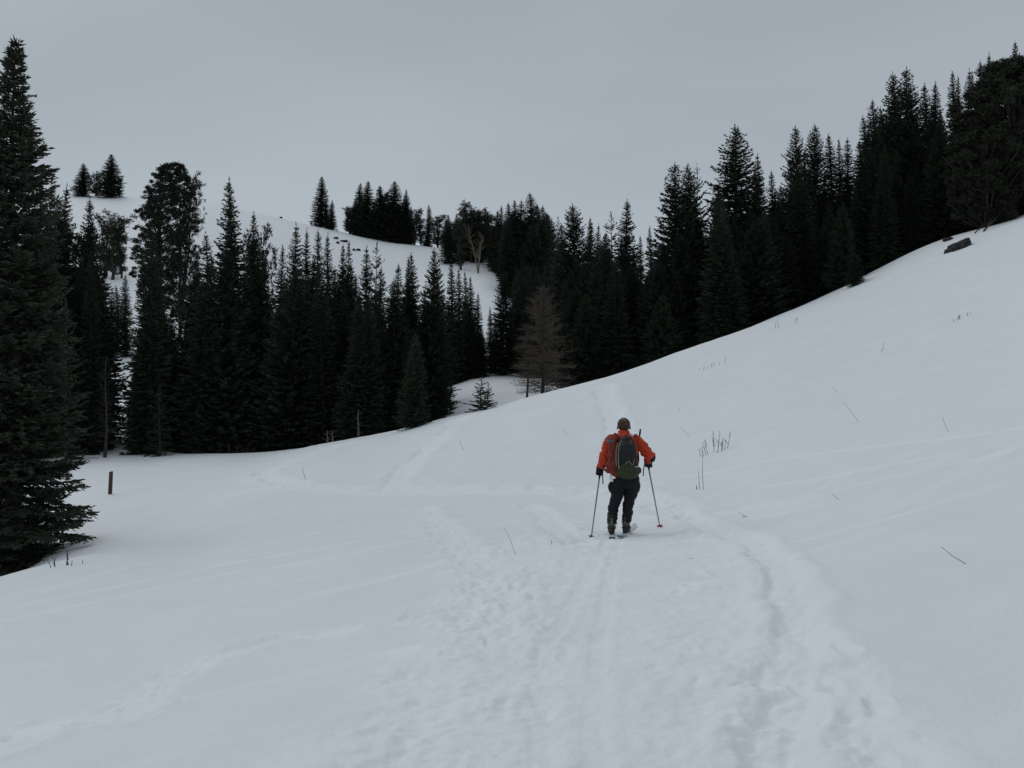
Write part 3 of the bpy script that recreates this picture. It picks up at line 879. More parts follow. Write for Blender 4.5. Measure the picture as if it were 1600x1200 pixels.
G_LEFT = 'trees of the forest on the left'
G_RIDGE = 'trees on the far snowy ridge'
G_MID = 'trees of the forest in the middle'
G_RIGHT = 'trees of the forest behind the right-hand slope'
TREES = [
  # forest behind the near spruce, left of the snow gap
  (70,285,62,'fir',1.15,'dark fir just right of the near spruce, its tip highest beside it',G_LEFT),
  (93,290,66,'fir',1.1,'slim fir second from the near spruce on the left',G_LEFT),
  (104,292,63,'fir',1.15,'fir between the slim fir and the bushy pine, below the ridge-top clump',G_LEFT),
  (124,316,64,'pine',.8,'bushy topped pine left of the snow gap, below the ridge-top clump',G_LEFT),
  (141,312,64,'fir',1.0,'thin spired fir rising right beside the bushy topped pine at left',G_LEFT),
  (143,395,60,'fir',.8,'slim dark fir at the left edge of the snow gap',G_LEFT),
  (178,328,160,'pine',1.0,'middle and tallest of three rounded pines on the hill above the snow gap',G_LEFT),
  (167,334,162,'pine',.8,'left of three rounded pines on the hill above the snow gap',G_LEFT),
  (191,336,161,'pine',.8,'right of three rounded pines on the hill above the snow gap',G_LEFT),
  (163,425,112,'fir',1.1,'left fir of the dark row closing the top of the snow gap',G_LEFT),
  (174,452,112,'fir',1.1,'short fir in the dark row closing the top of the snow gap',G_LEFT),
  (186,446,116,'fir',1.0,'middle fir of the dark row closing the top of the snow gap',G_LEFT),
  (197,430,113,'fir',1.1,'right fir of the dark row closing the top of the snow gap',G_LEFT),
  (153,345,70,'fir',1.2,'fir standing between the thin spired fir and the three rounded hill pines',G_LEFT),
  (58,318,60,'fir',1.25,'fir half hidden by the upper branches of the near spruce',G_LEFT),
  (108,470,56,'open',.8,'thin gappy spruce low on the left with snow showing through its skirts',G_LEFT),
  # big pine on the hill and the trees round it
  (284,266,128,'pine',.9,'sparse leaning pine at the right side of the large round-headed pine',G_LEFT),
  (240,352,60,'fir',1.0,'dark fir rising straight below the large round-headed pine',G_LEFT),
  (229,400,61,'fir',.85,'dark fir right of the snow gap with skirts reaching the snow',G_LEFT),
  (248,600,None,'open',.85,'small spruce with drooping skirts in front of the forest by the snow gap',G_LEFT,713),
  (224,585,None,'open',.75,'small spruce at the right side of the snow gap, left of the skirted one',G_LEFT,703),
  (295,395,66,'fir',.8,'short fir left of the pair with the tall narrow spire',G_LEFT),
  (318,365,61,'fir',1.05,'broad dark fir between the large pine and the tall narrow spire',G_LEFT),
  (361,281,63,'fir',1.05,'tallest narrow fir of the left forest, its spire above the snow crest',G_LEFT),
  (368,300,66,'fir',.7,'thin second spire close behind the tallest narrow fir',G_LEFT),
  (395,335,70,'fir',.8,'fir spire right of the tallest narrow fir, beside a bushy pine',G_LEFT),
  (412,333,72,'pine',.6,'bushy pine with ragged top right of the tallest narrow fir',G_LEFT),
  (437,386,62,'fir',.95,'pointed fir alone in the dip between the bushy pine and the twin spires',G_MID),
  (470,350,66,'fir',.9,'left one of the twin spires below the far lone tree',G_MID),
  (481,360,68,'fir',.8,'right one of the twin spires below the far lone tree',G_MID),
  (502,362,64,'fir',.85,'fir under the lone ridge tree, just right of the twin spires',G_MID),
  (511,366,66,'fir',.8,'slimmer fir touching the one under the lone ridge tree',G_MID),
  (540,382,70,'fir',.7,'first thin spire of the row under the rocks on the hill',G_MID),
  (547,379,68,'fir',.75,'second thin spire of the row under the rocks on the hill',G_MID),
  (566,386,66,'fir',.85,'fir with two points in the row below the hill rocks',G_MID),
  (588,383,72,'open',.75,'pale see-through spruce among darker firs below the ridge grove',G_MID),
  (595,418,63,'fir',.7,'low dark pointed fir beside the pale see-through spruce',G_MID),
  (617,414,66,'fir',.85,'greyish fir between the pale spruce and the triple-topped fir',G_MID),
  (641,402,68,'fir',.8,'left point of the triple-topped fir group in the middle',G_MID),
  (652,397,66,'fir',.85,'right point of the triple-topped fir group in the middle',G_MID),
  (678,390,63,'spruce',.8,'layered spruce with a sharp tip, tallest at the middle forest edge',G_MID),
  (705,404,86,'fir',.8,'fir spire directly below the edge of the dead-tree grove',G_MID),
  (716,421,85,'fir',.75,'fir right of the spire below the dead-tree grove',G_MID),
  (728,424,88,'fir',.7,'thin fir second right of the spire below the dead-tree grove',G_MID),
  (735,432,86,'fir',.75,'fir left of the low rounded fir at the open snow',G_MID),
  (749,459,87,'fir',.85,'low rounded fir at the right end of the middle forest',G_MID),
  (774,500,92,'fir',.8,'short fir at the left foot of the layered spruce by the brown dead tree',G_MID),
  (768,480,88,'fir',.7,'thin dark fir against the layered open spruce in the middle',G_MID),
  (787,424,86,'spruce',.85,'open layered spruce with wide gaps standing left of the brown dead tree',G_MID),
  (808,440,92,'fir',.8,'fir tucked behind the open layered spruce, left of the brown dead tree',G_MID),
  (646,520,None,'spruce',.75,'low bushy spruce at the right foot of the middle forest by the crest',G_MID,668),
  # saplings on the open snow
  (752,588,None,'young',1.0,'young fir alone on the open snow above the crest',None,641),
  (762,600,None,'young',.8,'smaller young fir touching the lone one above the crest',None,640),
  (705,598,None,'young',.75,'little thin fir beside the forest edge above the crest',None,641),
  (803,598,78,'young',.6,'tiny fir sapling left of the brown dead tree',None),
  # far ridge, left clump
  (130,255,252,'fir',1.75,'left cone of the dark clump on the ridge top at upper left',G_RIDGE),
  (151,266,256,'pine',1.1,'round low tree between the two cones of the ridge-top clump',G_RIDGE),
  (174,241,250,'fir',1.75,'tall right cone of the dark clump on the ridge top at upper left',G_RIDGE),
  (187,272,252,'pine',.9,'small side tree at the right end of the ridge-top clump',G_RIDGE),
  # lone trees on ridge
  (501,275,238,'fir',1.5,'lone tall tree on the far ridge',G_RIDGE),
  (511,316,238,'fir',1.0,'small tree between the lone tall ridge tree and its leaning neighbour',G_RIDGE),
  (519,313,236,'fir',1.1,'short tree right of the lone tall ridge tree',G_RIDGE),
  (527,358,236,'pine',.5,'round little bush right of the lone tall ridge tree',G_RIDGE),
  (486,345,238,'pine',.5,'low bush at the left foot of the lone tall ridge tree',G_RIDGE),
  # ridge grove
  (547,325,236,'pine',1.0,'grey bushy pine at the left end of the ridge grove',G_RIDGE),
  (557,309,235,'fir',1.2,'first pointed fir in the ridge grove from the left',G_RIDGE),
  (566,286,234,'fir',1.3,'left one of two equal tall tops in the ridge grove',G_RIDGE),
  (575,283,233,'fir',1.4,'right one of two equal tall tops in the ridge grove',G_RIDGE),
  (594,290,232,'fir',1.7,'broad fir in the thick of the ridge grove',G_RIDGE),
  (602,289,233,'pine',.9,'round topped tree in the thick of the ridge grove',G_RIDGE),
  (618,284,231,'fir',1.8,'darkest and tallest spire of the ridge grove',G_RIDGE),
  (633,296,232,'fir',1.1,'thinner fir right of the darkest spire of the ridge grove',G_RIDGE),
  (648,323,232,'pine',.95,'round pine right of the ridge grove with sky under its crown',G_RIDGE),
  (658,334,234,'pine',.7,'small pine with thin crown at the right end of the ridge grove',G_RIDGE),
  (669,320,240,'fir',.9,'pale thin fir between the ridge grove and the wooded crest',G_RIDGE),
  (684,333,232,'pine',1.1,'rounded pine left of the dead-tree grove on the ridge',G_RIDGE),
  (697,342,226,'fir',1.2,'short pointed fir left of the dead-tree grove',G_RIDGE),
  (706,340,222,'pine',1.0,'low rounded pine at the left edge of the dead-tree grove',G_RIDGE),
  # dead-tree grove and wooded crest
  (725,322,203,'fir',1.6,'fir at the left side of the grove with the pale dead tree',G_RIDGE),
  (738,317,200,'pine',1.3,'broad round pine behind the pale dead tree',G_RIDGE),
  (752,326,200,'pine',1.1,'second round pine behind the pale dead tree',G_RIDGE),
  (766,338,196,'pine',1.0,'rounded pine at the right side of the pale dead tree',G_RIDGE),
  (778,330,190,'fir',1.3,'thin topped fir right of the pale dead tree',G_RIDGE),
  (795,318,188,'fir',1.1,'thin spire left of the tallest group on the wooded crest',G_RIDGE),
  (806,314,182,'fir',1.3,'narrow fir just left of the tallest on the wooded crest',G_RIDGE),
  (815,314,184,'fir',1.3,'narrow fir touching the tallest on the wooded crest',G_RIDGE),
  (827,302,180,'fir',1.7,'tallest fir of the wooded crest in the middle of the skyline',G_RIDGE),
  (836,320,178,'fir',1.2,'thin fir right of the tallest on the wooded crest',G_RIDGE),
  (848,322,172,'fir',1.4,'pointed fir at the right end of the wooded crest',G_RIDGE),
  (870,342,150,'open',.9,'thin open tree in the dip of the skyline right of the wooded crest',G_RIDGE),
  (880,352,140,'fir',1.1,'short fir in the dip of the skyline by the broad pointed spruce',G_RIDGE),
  # forest right of the brown dead tree
  (902,319,98,'spruce',1.15,'broad pointed spruce rising behind the brown dead tree to the right',G_RIGHT),
  (918,341,104,'fir',.8,'fir right of the broad pointed spruce',G_RIGHT),
  (928,346,108,'fir',.8,'thin fir second right of the broad pointed spruce',G_RIGHT),
  (937,351,106,'fir',.8,'low thin fir in the skyline dip left of the pale pole-like fir',G_RIGHT),
  (956,335,122,'open',.9,'pale thin fir standing clear on the skyline left of the tall spire',G_RIGHT),
  (983,313,84,'fir',1.1,'tall spire fir standing left of the V-shaped sky notch',G_RIGHT),
  (970,372,76,'fir',.9,'lower fir at the left foot of the tall spire fir',G_RIGHT),
  (1007,368,96,'fir',.6,'tiny spire at the bottom of the V-shaped sky notch',G_RIGHT),
  (1022,354,90,'fir',.7,'thin spire at the right of the V-shaped sky notch',G_RIGHT),
  # right-hand forest
  (1057,255,72,'spruce',1.15,'ragged double-topped spruce, left top, first big tree right of the notch',G_RIGHT),
  (1074,258,74,'spruce',.75,'right top of the ragged double-topped pair right of the notch',G_RIGHT),
  (1092,257,78,'open',.7,'thin gappy spire between the ragged pair and the broad tall spruce',G_RIGHT),
  (1154,200,73,'spruce',1.4,'broad tall spruce with see-through crown, highest of the middle right',G_RIGHT),
  (1180,243,76,'fir',.8,'fir at the right shoulder of the broad tall spruce',G_RIGHT),
  (1187,264,72,'fir',.8,'lower fir at the right edge of the broad tall spruce',G_RIGHT),
  (1124,290,76,'spruce',.8,'spruce at the left shoulder of the broad tall spruce',G_RIGHT),
  (1211,268,75,'fir',.75,'thin fir left of the twin tall firs of the right forest',G_RIGHT),
  (1245,199,74,'spruce',.85,'left one of the twin tall firs right of the broad spruce',G_RIGHT),
  (1275,197,75,'spruce',.75,'right one of the twin tall firs right of the broad spruce',G_RIGHT),
  (1260,232,79,'fir',.8,'fir filling the dip between the twin tall firs',G_RIGHT),
  (1300,212,76,'fir',.95,'first of the three lower points right of the twin tall firs',G_RIGHT),
  (1309,217,79,'fir',.7,'second and thinnest of the three points right of the twin tall firs',G_RIGHT),
  (1324,217,77,'fir',.9,'third of the three points right of the twin tall firs',G_RIGHT),
  (1352,182,76,'fir',.95,'fir stepping up left of the pointed dense fir on the right',G_RIGHT),
  (1371,155,74,'spruce',.8,'pointed dense fir left of the great double-topped spruce',G_RIGHT),
  (1407,112,75,'spruce',.85,'left top of the great double-topped spruce on the right skyline',G_RIGHT),
  (1419,107,74,'spruce',1.0,'right and highest top of the great double-topped spruce',G_RIGHT),
  (1446,131,77,'fir',1.0,'fir right of the great double-topped spruce',G_RIGHT),
  (1461,131,75,'fir',1.05,'smooth dark cone of a fir right of the great spruce',G_RIGHT),
  (1491,113,80,'fir',.75,'first of the thin spires by the upper right corner',G_RIGHT),
  (1501,121,82,'fir',.65,'second, shorter thin spire by the upper right corner',G_RIGHT),
  (1510,108,80,'fir',.75,'third thin spire by the upper right corner',G_RIGHT),
  (1519,113,82,'fir',.7,'fourth thin spire by the upper right corner',G_RIGHT),
  (1530,97,81,'fir',.75,'fifth thin spire, touching the great dark pine at the right edge',G_RIGHT),
  (1541,87,82,'fir',.75,'spire poking up left of the dome of the great dark pine',G_RIGHT),
  (1587,66,84,'fir',.8,'topmost spire of all, behind the great dark pine at the right edge',G_RIGHT),
  (1335,395,None,'spruce',.7,'low dark spruce standing out at the edge of the right slope',G_RIGHT,447),
]
for row in TREES:
    px, py, Y, kind, wf, lab, grp = row[:7]
    plant(px, py, Y or 60, kind, wf, lab, grp, row[7] if len(row) > 7 else None)

# the packed trees between them, whose tops stay below the named ones
def fill(n, line, y0, y1, drop, label, group, seed, kinds=('fir', 'fir', 'spruce'), skip=()):
    rg = np.random.default_rng(seed)
    xs = [p[0] for p in line]; ys = [p[1] for p in line]
    for i in range(n):
        px = xs[0] + (xs[-1] - xs[0]) * (i + rg.uniform(.1, .9)) / n
        Y = rg.uniform(y0, y1)
        if any(a < px < b for a, b in skip): continue
        top = np.interp(px, xs, ys) - 24 + rg.uniform(0, drop)
        plant(px, top, Y, kinds[rg.integers(len(kinds))], rg.uniform(.9, 1.2), label, group)
G_PACK = 'packed lower firs of the stand '
def packs(rows):
    for i, (n, line, y0, y1, drop, where, kinds) in enumerate(rows):
        n = int(round(n * 1.2))
        fill(n, line, y0, y1, drop, 'lower dark fir packed ' + where, 'packed firs ' + where, 31 + i, kinds)
FF = ('fir', 'fir', 'spruce')
packs([
  (8, [(20,350),(90,360)], 58, 80, 140, 'behind the upper half of the near spruce', FF),
  (8, [(90,365),(140,395)], 58, 80, 150, 'under the bushy pine left of the snow gap', FF),
  (8, [(226,425),(270,455)], 61, 84, 130, 'under the large round-headed pine', FF),
  (9, [(270,455),(335,415)], 61, 84, 150, 'round the broad dark fir left of the tall narrow spire', FF),
  (10, [(335,400),(425,420)], 61, 84, 150, 'round the tallest narrow fir of the left forest', FF),
  (15, [(425,430),(520,430)], 57, 84, 170, 'under the twin spires in the middle forest', FF),
  (15, [(520,430),(605,450)], 57, 84, 170, 'under the thin spires below the hill rocks', FF),
  (14, [(605,450),(690,445)], 57, 84, 170, 'under the triple-topped fir in the middle forest', FF),
  (10, [(686,470),(735,500),(756,530)], 84, 96, 80, 'at the right end of the middle forest', FF),
  (12, [(798,440),(850,400)], 95, 160, 70, 'far behind the brown dead tree', FF),
  (8, [(800,470),(866,450)], 82, 98, 60, 'close behind the brown dead tree', FF),
  (16, [(868,395),(950,385)], 62, 110, 120, 'under the broad pointed spruce right of the brown dead tree', FF),
  (12, [(945,385),(1018,410)], 62, 105, 120, 'round the tall spire left of the sky notch', FF),
  (16, [(1018,395),(1100,320)], 60, 84, 130, 'round the ragged double-topped pair of spruces', FF),
  (18, [(1100,315),(1200,325)], 60, 84, 130, 'round the broad tall spruce behind the slope', FF),
  (14, [(1200,320),(1275,255)], 64, 88, 130, 'round the twin tall firs behind the slope', FF),
  (14, [(1275,260),(1345,260)], 64, 88, 130, 'below the three points right of the twin firs', FF),
  (14, [(1340,240),(1400,175)], 67, 92, 140, 'left of the great double-topped spruce', FF),
  (14, [(1400,175),(1480,175)], 67, 92, 140, 'round the great double-topped spruce', FF),
  (16, [(1480,170),(1640,170)], 70, 92, 140, 'behind the great dark pine at the right edge', FF),
  (14, [(696,350),(775,350)], 188, 228, 40, 'in the grove round the pale dead tree', ('fir', 'pine')),
  (16, [(775,345),(860,350)], 165, 215, 45, 'in the wooded crest by the pale dead tree', ('fir', 'fir', 'spruce')),
  (14, [(546,330),(645,325)], 231, 243, 28, 'in the ridge grove on the far hill', ('fir', 'pine')),
])

# near spruce on the left
nx, ny = ray(13, 900)[0] * 26, 26.0
nzb = float(macro(nx, ny)) - .1
nh = EYE + ray(13, 70)[1] * 26 - nzb
o = empty('spruce_tree', (nx, ny, nzb), .4)
tag(o, 'big near spruce cut by the left edge, its low branches sweeping over the snow', 'spruce tree')
tr, lm, lv = near_spruce(77, nh, 2.18)
link_mesh('trunk', tr.mesh('trunk', M['bark']), o)
link_mesh('limbs', lm.mesh('limbs', M['bark']), o)['kind'] = 'stuff'
link_mesh('crown', lv.mesh('crown', M['needles_near']), o)

# brown dead tree, grey dead tree, bare snags, dark pine at the right edge
def place(px, Y, py_top, build, name, label, cat, mats):
    ax = ray(px, 600)[0]
    x, y = ax * Y, Y
    zb = float(macro(x, y)) - .1
    h = EYE + ray(px, py_top)[1] * y - zb
    o = empty(name, (x, y, zb), .7)
    tag(o, label, cat)
    for nm, shp, mt in zip(('trunk', 'limbs', 'twigs'), build(h), mats):
        c = link_mesh(nm, shp.mesh(nm, mt), o)
        if nm != 'trunk': c['kind'] = 'stuff'
    return o
place(848, 60, 448, lambda h: bare_conifer(5, h, 2.25, .11, 2.0, .4, 5), 'dead_tree',
      'rusty brown dead conifer with bare twigs in front of the dark forest', 'dead tree', (M['bark'], M['dead_twigs'], M['dead_twigs']))
place(824, 60, 520, lambda h: bare_conifer(6, h, 1.0, .18, 1.1, .9, 5), 'dead_tree',
      'smaller bare dead tree with dark trunk touching the left of the rusty brown one', 'dead tree', (M['bark'], M['dead_twigs'], M['dead_twigs']))
place(166, 57, 560, lambda h: bare_conifer(8, h, .75, .22, .9, 1.0, 4), 'dead_tree',
      'thin bare snag with short branches in the snow gap on the left', 'dead tree', (M['bark'], M['bark'], M['bark']))

def grey_tree():
    rg = np.random.default_rng(3)
    x, y = ray(747, 400)[0] * 186, 186.0
    o = empty('dead_tree', (x, y, float(macro(x, y)) - .2))
    tag(o, 'pale grey dead tree with forked bare trunk on the hill grove', 'dead tree')
    lm = MB()
    for (dx, h, r) in ((.9, 7.5, .17), (-1.8, 8.0, .13), (.3, 6.0, .1)):
        pts = [np.array([dx * q ** 1.3, 0.3 * q, h * q]) for q in np.linspace(0, 1, 7)]
        tr = MB()
        taper_tube(tr, pts, r, .03, 6)
        link_mesh('trunk', tr.mesh('trunk', M['pale_wood']), o)
        for b in range(16):
            q = rg.uniform(.35, 1); p = np.array([dx * q ** 1.3, .3 * q, h * q])
            l = rg.uniform(.8, 2.2); a = rg.uniform(0, 6.28)
            e_ = p + np.array([math.cos(a) * l * .7, math.sin(a) * l * .5, l * rg.uniform(.4, .9)])
            taper_tube(lm, [p, (p + e_) / 2 + np.array([0, 0, -.1]), e_], .045, .015, 4)
    link_mesh('limbs', lm.mesh('limbs', M['pale_wood']), o)['kind'] = 'stuff'
grey_tree()

def edge_pine(px, Y, py_top, R, seed, label, tufts):
    x, y = ray(px, 300)[0] * Y, Y
    zb = float(macro(x, y)) - .2
    h = EYE + ray(px, py_top)[1] * y - zb
    tr, lv = dome_pine(seed, h, R, *tufts)
    o = empty('pine_tree', (x, y, zb))
    tag(o, label, 'pine tree')
    link_mesh('trunk', tr.mesh('trunk', M['bark']), o)
    link_mesh('crown', lv.mesh('crown', M['needles_olive'] if px > 300 else M['needles']), o)
edge_pine(249, 125, 249, 3.75, 64, 'large round-headed pine standing on the hill at upper left', (620, 46, .16, .45))
edge_pine(1590, 68, 94, 3.7, 61, 'great dark dome-crowned pine at the right edge of the photo', (620, 60, .06, .8))
edge_pine(1538, 64, 205, 2.6, 62, 'lower spreading pine with bare grey limbs left of the great dark pine', (300, 50, .08, .7))

# pale bare trunks standing in the dark of the middle forest
for i, (px, py0, py1, Y, lab) in enumerate([
    (512,672,700,55.6,'left one of two short pale stems at the foot of the middle forest'),
    (520,672,699,55.4,'right one of two short pale stems at the foot of the middle forest'),
    (560,640,688,56.0,'grey stem standing alone at the foot of the middle forest'),
    (633,500,660,66,'tall pale bare snag in the dark below the triple-topped fir'),
    (527,525,690,63,'thin pale snag in the dark below the first thin spires')]):
    x, y = ray(px, 600)[0] * Y, Y
    zb = float(macro(x, y)) - .3
    h = EYE + ray(px, py0)[1] * Y - zb
    mb = MB()
    taper_tube(mb, [(0, 0, 0), (.03, 0, h * .4), (-.02, .02, h * .8), (.02, 0, h)], .06, .02, 7)
    for b in range(5):
        q = .3 + .14 * b
        taper_tube(mb, [(0, 0, h * q), (.25 * (-1) ** b, .1, h * q + .12)], .02, .008, 4)
    tag(mb.build('snag', M['snag_wood'], loc=(x, y, zb)), lab, 'snag')

# ------------------------------------------------------------------ small things on the snow
def spot(px, py):
    x, y = on_ground(px, py)
    return x, y, gz(x, y)

x, y, z = spot(172, 772)
sc = y / F
mb = MB(); h = 35 * sc
w = .055
V = []
for i, (q, ww) in enumerate(((-.4, w), (.0, w), (h * .5, w * .97), (h * .985, w * .95), (h, w * .8))):
    for sx, sy in ((-1, -1), (1, -1), (1, 1), (-1, 1)):
        V.append((sx * ww + .03 * q, sy * ww, q + (.012 * sx if i >= 3 else 0)))
Fs = [(3, 2, 1, 0), (16, 17, 18, 19)]
for i in range(4):
    for k_ in range(4): Fs.append((i * 4 + k_, i * 4 + (k_ + 1) % 4, i * 4 + 4 + (k_ + 1) % 4, i * 4 + 4 + k_))
mb.add(V, Fs)
tag(mb.build('wooden_post', M['post'], smooth=False, loc=(x, y, z)), 'short weathered wooden post standing in the snow right of the near spruce', 'post')

def shrub(px, py, stems, name, label, mat, group=None, r=.006):
    """stems: (foot dx px, lean px, height px, twigs)"""
    x, y, z = spot(px, py)
    s = y / F
    o = empty(name, (x, y, z))
    tag(o, label, 'shrub', group)
    rg = np.random.default_rng(int(px))
    for (dx, lean, hp, tw) in stems:
        fx = x + dx * s; fy = y + rg.normal(0, .12)
        fz = gz(fx, fy) - z
        b = np.array([dx * s, fy - y, fz - .08])
        e_ = b + np.array([lean * s, rg.normal(0, .08), hp * s + .08])
        m1 = (b + e_) / 2 + np.array([rg.normal(0, .02), 0, 0])
        mb = MB()
        taper_tube(mb, [b, m1, e_], r * .95, r * .4, 5)
        for t in range(tw):
            q = rg.uniform(.3, .8); p = b + (e_ - b) * q
            l = hp * s * rg.uniform(.25, .5); a = rg.uniform(-.8, .8)
            taper_tube(mb, [p, p + np.array([math.sin(a) * l, rg.normal(0, .05), math.cos(a) * l])], r * .7, r * .4, 4)
        mb.build('stem', mat, o)
    return o
shrub(1117, 706, [(-17,-4,18,1),(-13,-5,22,1),(-8,-6,22,2),(0,-3,33,3),(2,3,35,2),(7,4,16,2),(11,4,20,2),(14,5,17,1),(19,5,24,2),(-20,-3,13,0)],
      'bare_shrub', 'bare dark twiggy shrub poking from the snow right of the skier', M['shrub'], r=.009)
shrub(1113, 575, [(-19,0,5,0),(-15,1,8,1),(-9,2,5,0),(-2,-1,8,1),(3,2,7,1),(10,0,6,0),(19,1,12,0)],
      'bare_shrub', 'low row of faint grey twigs on the slope near the forest edge', M['shrub'], r=.009)
shrub(1499, 499, [(-10,-2,5,0),(-5,2,6,1),(0,-1,7,2),(3,2,8,1),(14,1,6,1),(18,2,5,0)],
      'bare_shrub', 'tiny tuft of twigs high on the right slope below the boulder', M['shrub'], r=.011)
shrub(1216, 512, [(-3,-2,9,0),(0,-3,16,0),(25,3,10,1),(29,2,8,0)],
      'bare_shrub', 'thin twigs at the snow edge below the twin tall firs', M['shrub'], r=.011)
shrub(1380, 548, [(0,3,14,0),(-6,1,7,0)], 'bare_shrub', 'pale thin twigs halfway up the right slope', M['straw'], r=.009)
shrub(95, 884, [(-16,-4,14,0),(-10,-3,20,1),(-6,-1,18,0),(3,1,24,1),(6,-1,14,0),(13,2,20,1),(20,3,9,0),(28,4,7,0)],
      'bare_shrub', 'reddish bare stems in the hollow under the near spruce', M['red_shrub'], r=.010)
shrub(375, 709, [(-30,-3,12,1),(-22,4,16,2),(-14,-5,14,2),(-6,3,18,2),(2,-3,14,2),(10,4,16,1),(18,5,10,1)],
      'bare_shrub', 'grey bare brush at the snow line under the left forest', M['shrub'], r=.014)
def stalk(pts, label, mat, r=.005, cat='stalk', group=None):
    """a stalk whose foot is the last point; the others give its bend in the plane facing the viewer"""
    fx, fy, fz = spot(*pts[-1])
    s = fy / F
    P = [(0, 0, -.06)] + [((p[0] - pts[-1][0]) * s, 0.02 * i, (pts[-1][1] - p[1]) * s) for i, p in enumerate(reversed(pts))]
    if P[1] == (0, 0, 0): pass
    mb = MB()
    mb.loft(P, [r * .8 * (1.2 - .7 * i / (len(P) - 1)) for i in range(len(P))], 5)
    tag(mb.build('dry_stalk', mat, loc=(fx, fy, fz)), label, cat, group)
stalk([(1099,707),(1098,740),(1099,766)], 'taller of two upright dry stalks right of the skier', M['shrub'], .008)
stalk([(1092,737),(1093,766)], 'shorter of two upright dry stalks right of the skier', M['shrub'], .008)
stalk([(1088,760),(1089,766)], 'tiny dark stub at the foot of the two upright stalks', M['shrub'], .016)
stalk([(1474,863),(1490,877),(1509,889)], 'dark grass stalk lying slantwise on the bare snow at lower right', M['shrub'], .004)
stalk([(1319,630),(1330,643),(1342,661)], 'thin bent grass stalk on the middle of the right slope', M['straw'], .006)
stalk([(1154,800),(1166,806)], 'short dark twig lying by the start of the trench right of the skier', M['shrub'], .005)
stalk([(1160,811),(1163,806),(1167,808)], 'small bent twig just under the short dark twig by the trench', M['shrub'], .006)
stalk([(1300,771),(1311,781)], 'short pale straw on the right slope above the trench', M['straw'], .005)
stalk([(1473,651),(1481,675)], 'faint pale straw high on the right slope near the frame edge', M['straw'], .006)
stalk([(1299,604),(1309,613)], 'tiny pale straw above the thin bent grass stalk', M['straw'], .006)
stalk([(788,826),(797,843),(806,867)], 'long thin straw leaning in the snow left of the skier', M['straw'], .004)
stalk([(861,843),(862,850)], 'tiny dark stub in the snow left of the skier', M['shrub'], .006)
stalk([(472,731),(474,741),(477,750)], 'dry stalk standing in the meadow left of the ascending track', M['shrub'], .010)
stalk([(718,688),(721,697),(724,704)], 'short dry stalk right of the ascending ski track', M['straw'], .010)
stalk([(880,668),(886,680)], 'faint straw on the slope left of the skier head', M['straw'], .008)
stalk([(1062,668),(1077,681)], 'slanting straw on the slope above the twiggy shrub', M['straw'], .007)
stalk([(1060,638),(1061,645)], 'tiny stub on the slope above the slanting straw', M['shrub'], .010)
stalk([(1076,874),(1090,875)], 'small straw lying on the trampled trail behind the skier', M['straw'], .004)

def rock(px, py, w, d, h, name, label, seed, mat=None):
    x, y, z = spot(px, py)
    rg = np.random.default_rng(seed)
    mb = MB(); mb.ball((0, 0, 0), 1, 26, 18)
    V = np.array(mb.v)
    n = perlin(V[:, 0] * 1.3 + V[:, 2], V[:, 1] * 1.3 - V[:, 2] * .7, seed) * .35 + perlin(V[:, 0] * 3, V[:, 2] * 3 + V[:, 1], seed + 1) * .22 + perlin(V[:, 0] * 7 + V[:, 1] * 5, V[:, 2] * 7, seed + 2) * .08
    V = V * (1 + n)[:, None]
    V[:, 2] = np.clip(V[:, 2], -.7, .78 + .1 * V[:, 0])
    mb.v = [tuple(p) for p in V * np.array([w, d, h])]
    o = mb.build(name, mat or M['rock'], smooth=False, loc=(x, y, z + h * .10))
    tag(o, label, 'rock')
    return o
r_ = rock(1499, 388, .74, .6, .40, 'boulder', 'dark boulder on the snowy right slope below the great pine', 5)
r_.rotation_euler = (0, -.42, .2)
rock(1481, 376, .30, .3, .2, 'boulder', 'small dark stone just left of the dark boulder on the right slope', 6)
for i, (px, py, w, lab) in enumerate([(433, 339, 1.3, 'dark rock on the bare crest left of the lone ridge tree'), (439, 341, .5, 'smaller rock touching the dark crest rock'),
        (525, 373, .9, 'upper rock on the snow below the ridge grove'), (537, 378, 1.3, 'wider rock below the ridge grove'),
        (528, 380, .6, 'thin rock under the upper rock below the ridge grove'), (553, 391, .6, 'left low rock on the hill snow'), (560, 391, .8, 'right low rock on the hill snow')]):
    rock(px, py, w * .6, .5, .40, 'boulder', lab, 20 + i)
def branch(name, a, b, r, label, mat, twigs, seed):
    xa, ya, za = spot(*a)
    s = ya / F
    rg = np.random.default_rng(seed)
    e_ = np.array([(b[0] - a[0]) * s, .3, (a[1] - b[1]) * s])
    mb = MB()
    taper_tube(mb, [np.zeros(3), e_ * .5 + np.array([0, 0, .06]), e_], r, r * .4, 6)
    for t in range(twigs):
        q = rg.uniform(.2, 1); l = rg.uniform(.3, .7)
        taper_tube(mb, [e_ * q, e_ * q + np.array([rg.normal(0, .4) * l, rg.normal(0, .3) * l, l * rg.uniform(.2, .8)])], r * .35, r * .15, 4)
    tag(mb.build(name, mat, loc=(xa, ya, za + .03)), label, 'branch')
branch('fallen_branch', (1537, 362), (1560, 341), .06, 'bare fallen branch leaning on the snow right of the dark boulder', M['bark'], 7, 3)
branch('fallen_branch', (1523, 365), (1540, 354), .04, 'short fallen branch between the dark boulder and the leaning one', M['bark'], 5, 4)
branch('fallen_log', (342, 709), (398, 703), .10, 'pale fallen log in the brush under the left forest', M['pale_wood'], 8, 5)
branch('fallen_branch', (224, 714), (252, 712), .05, 'dark branch lying on the snow at the foot of the small skirted spruce', M['bark'], 3, 6)
branch('fallen_branch', (1232, 484), (1244, 482), .04, 'small dark branch on the snow at the right forest edge', M['bark'], 3, 7)

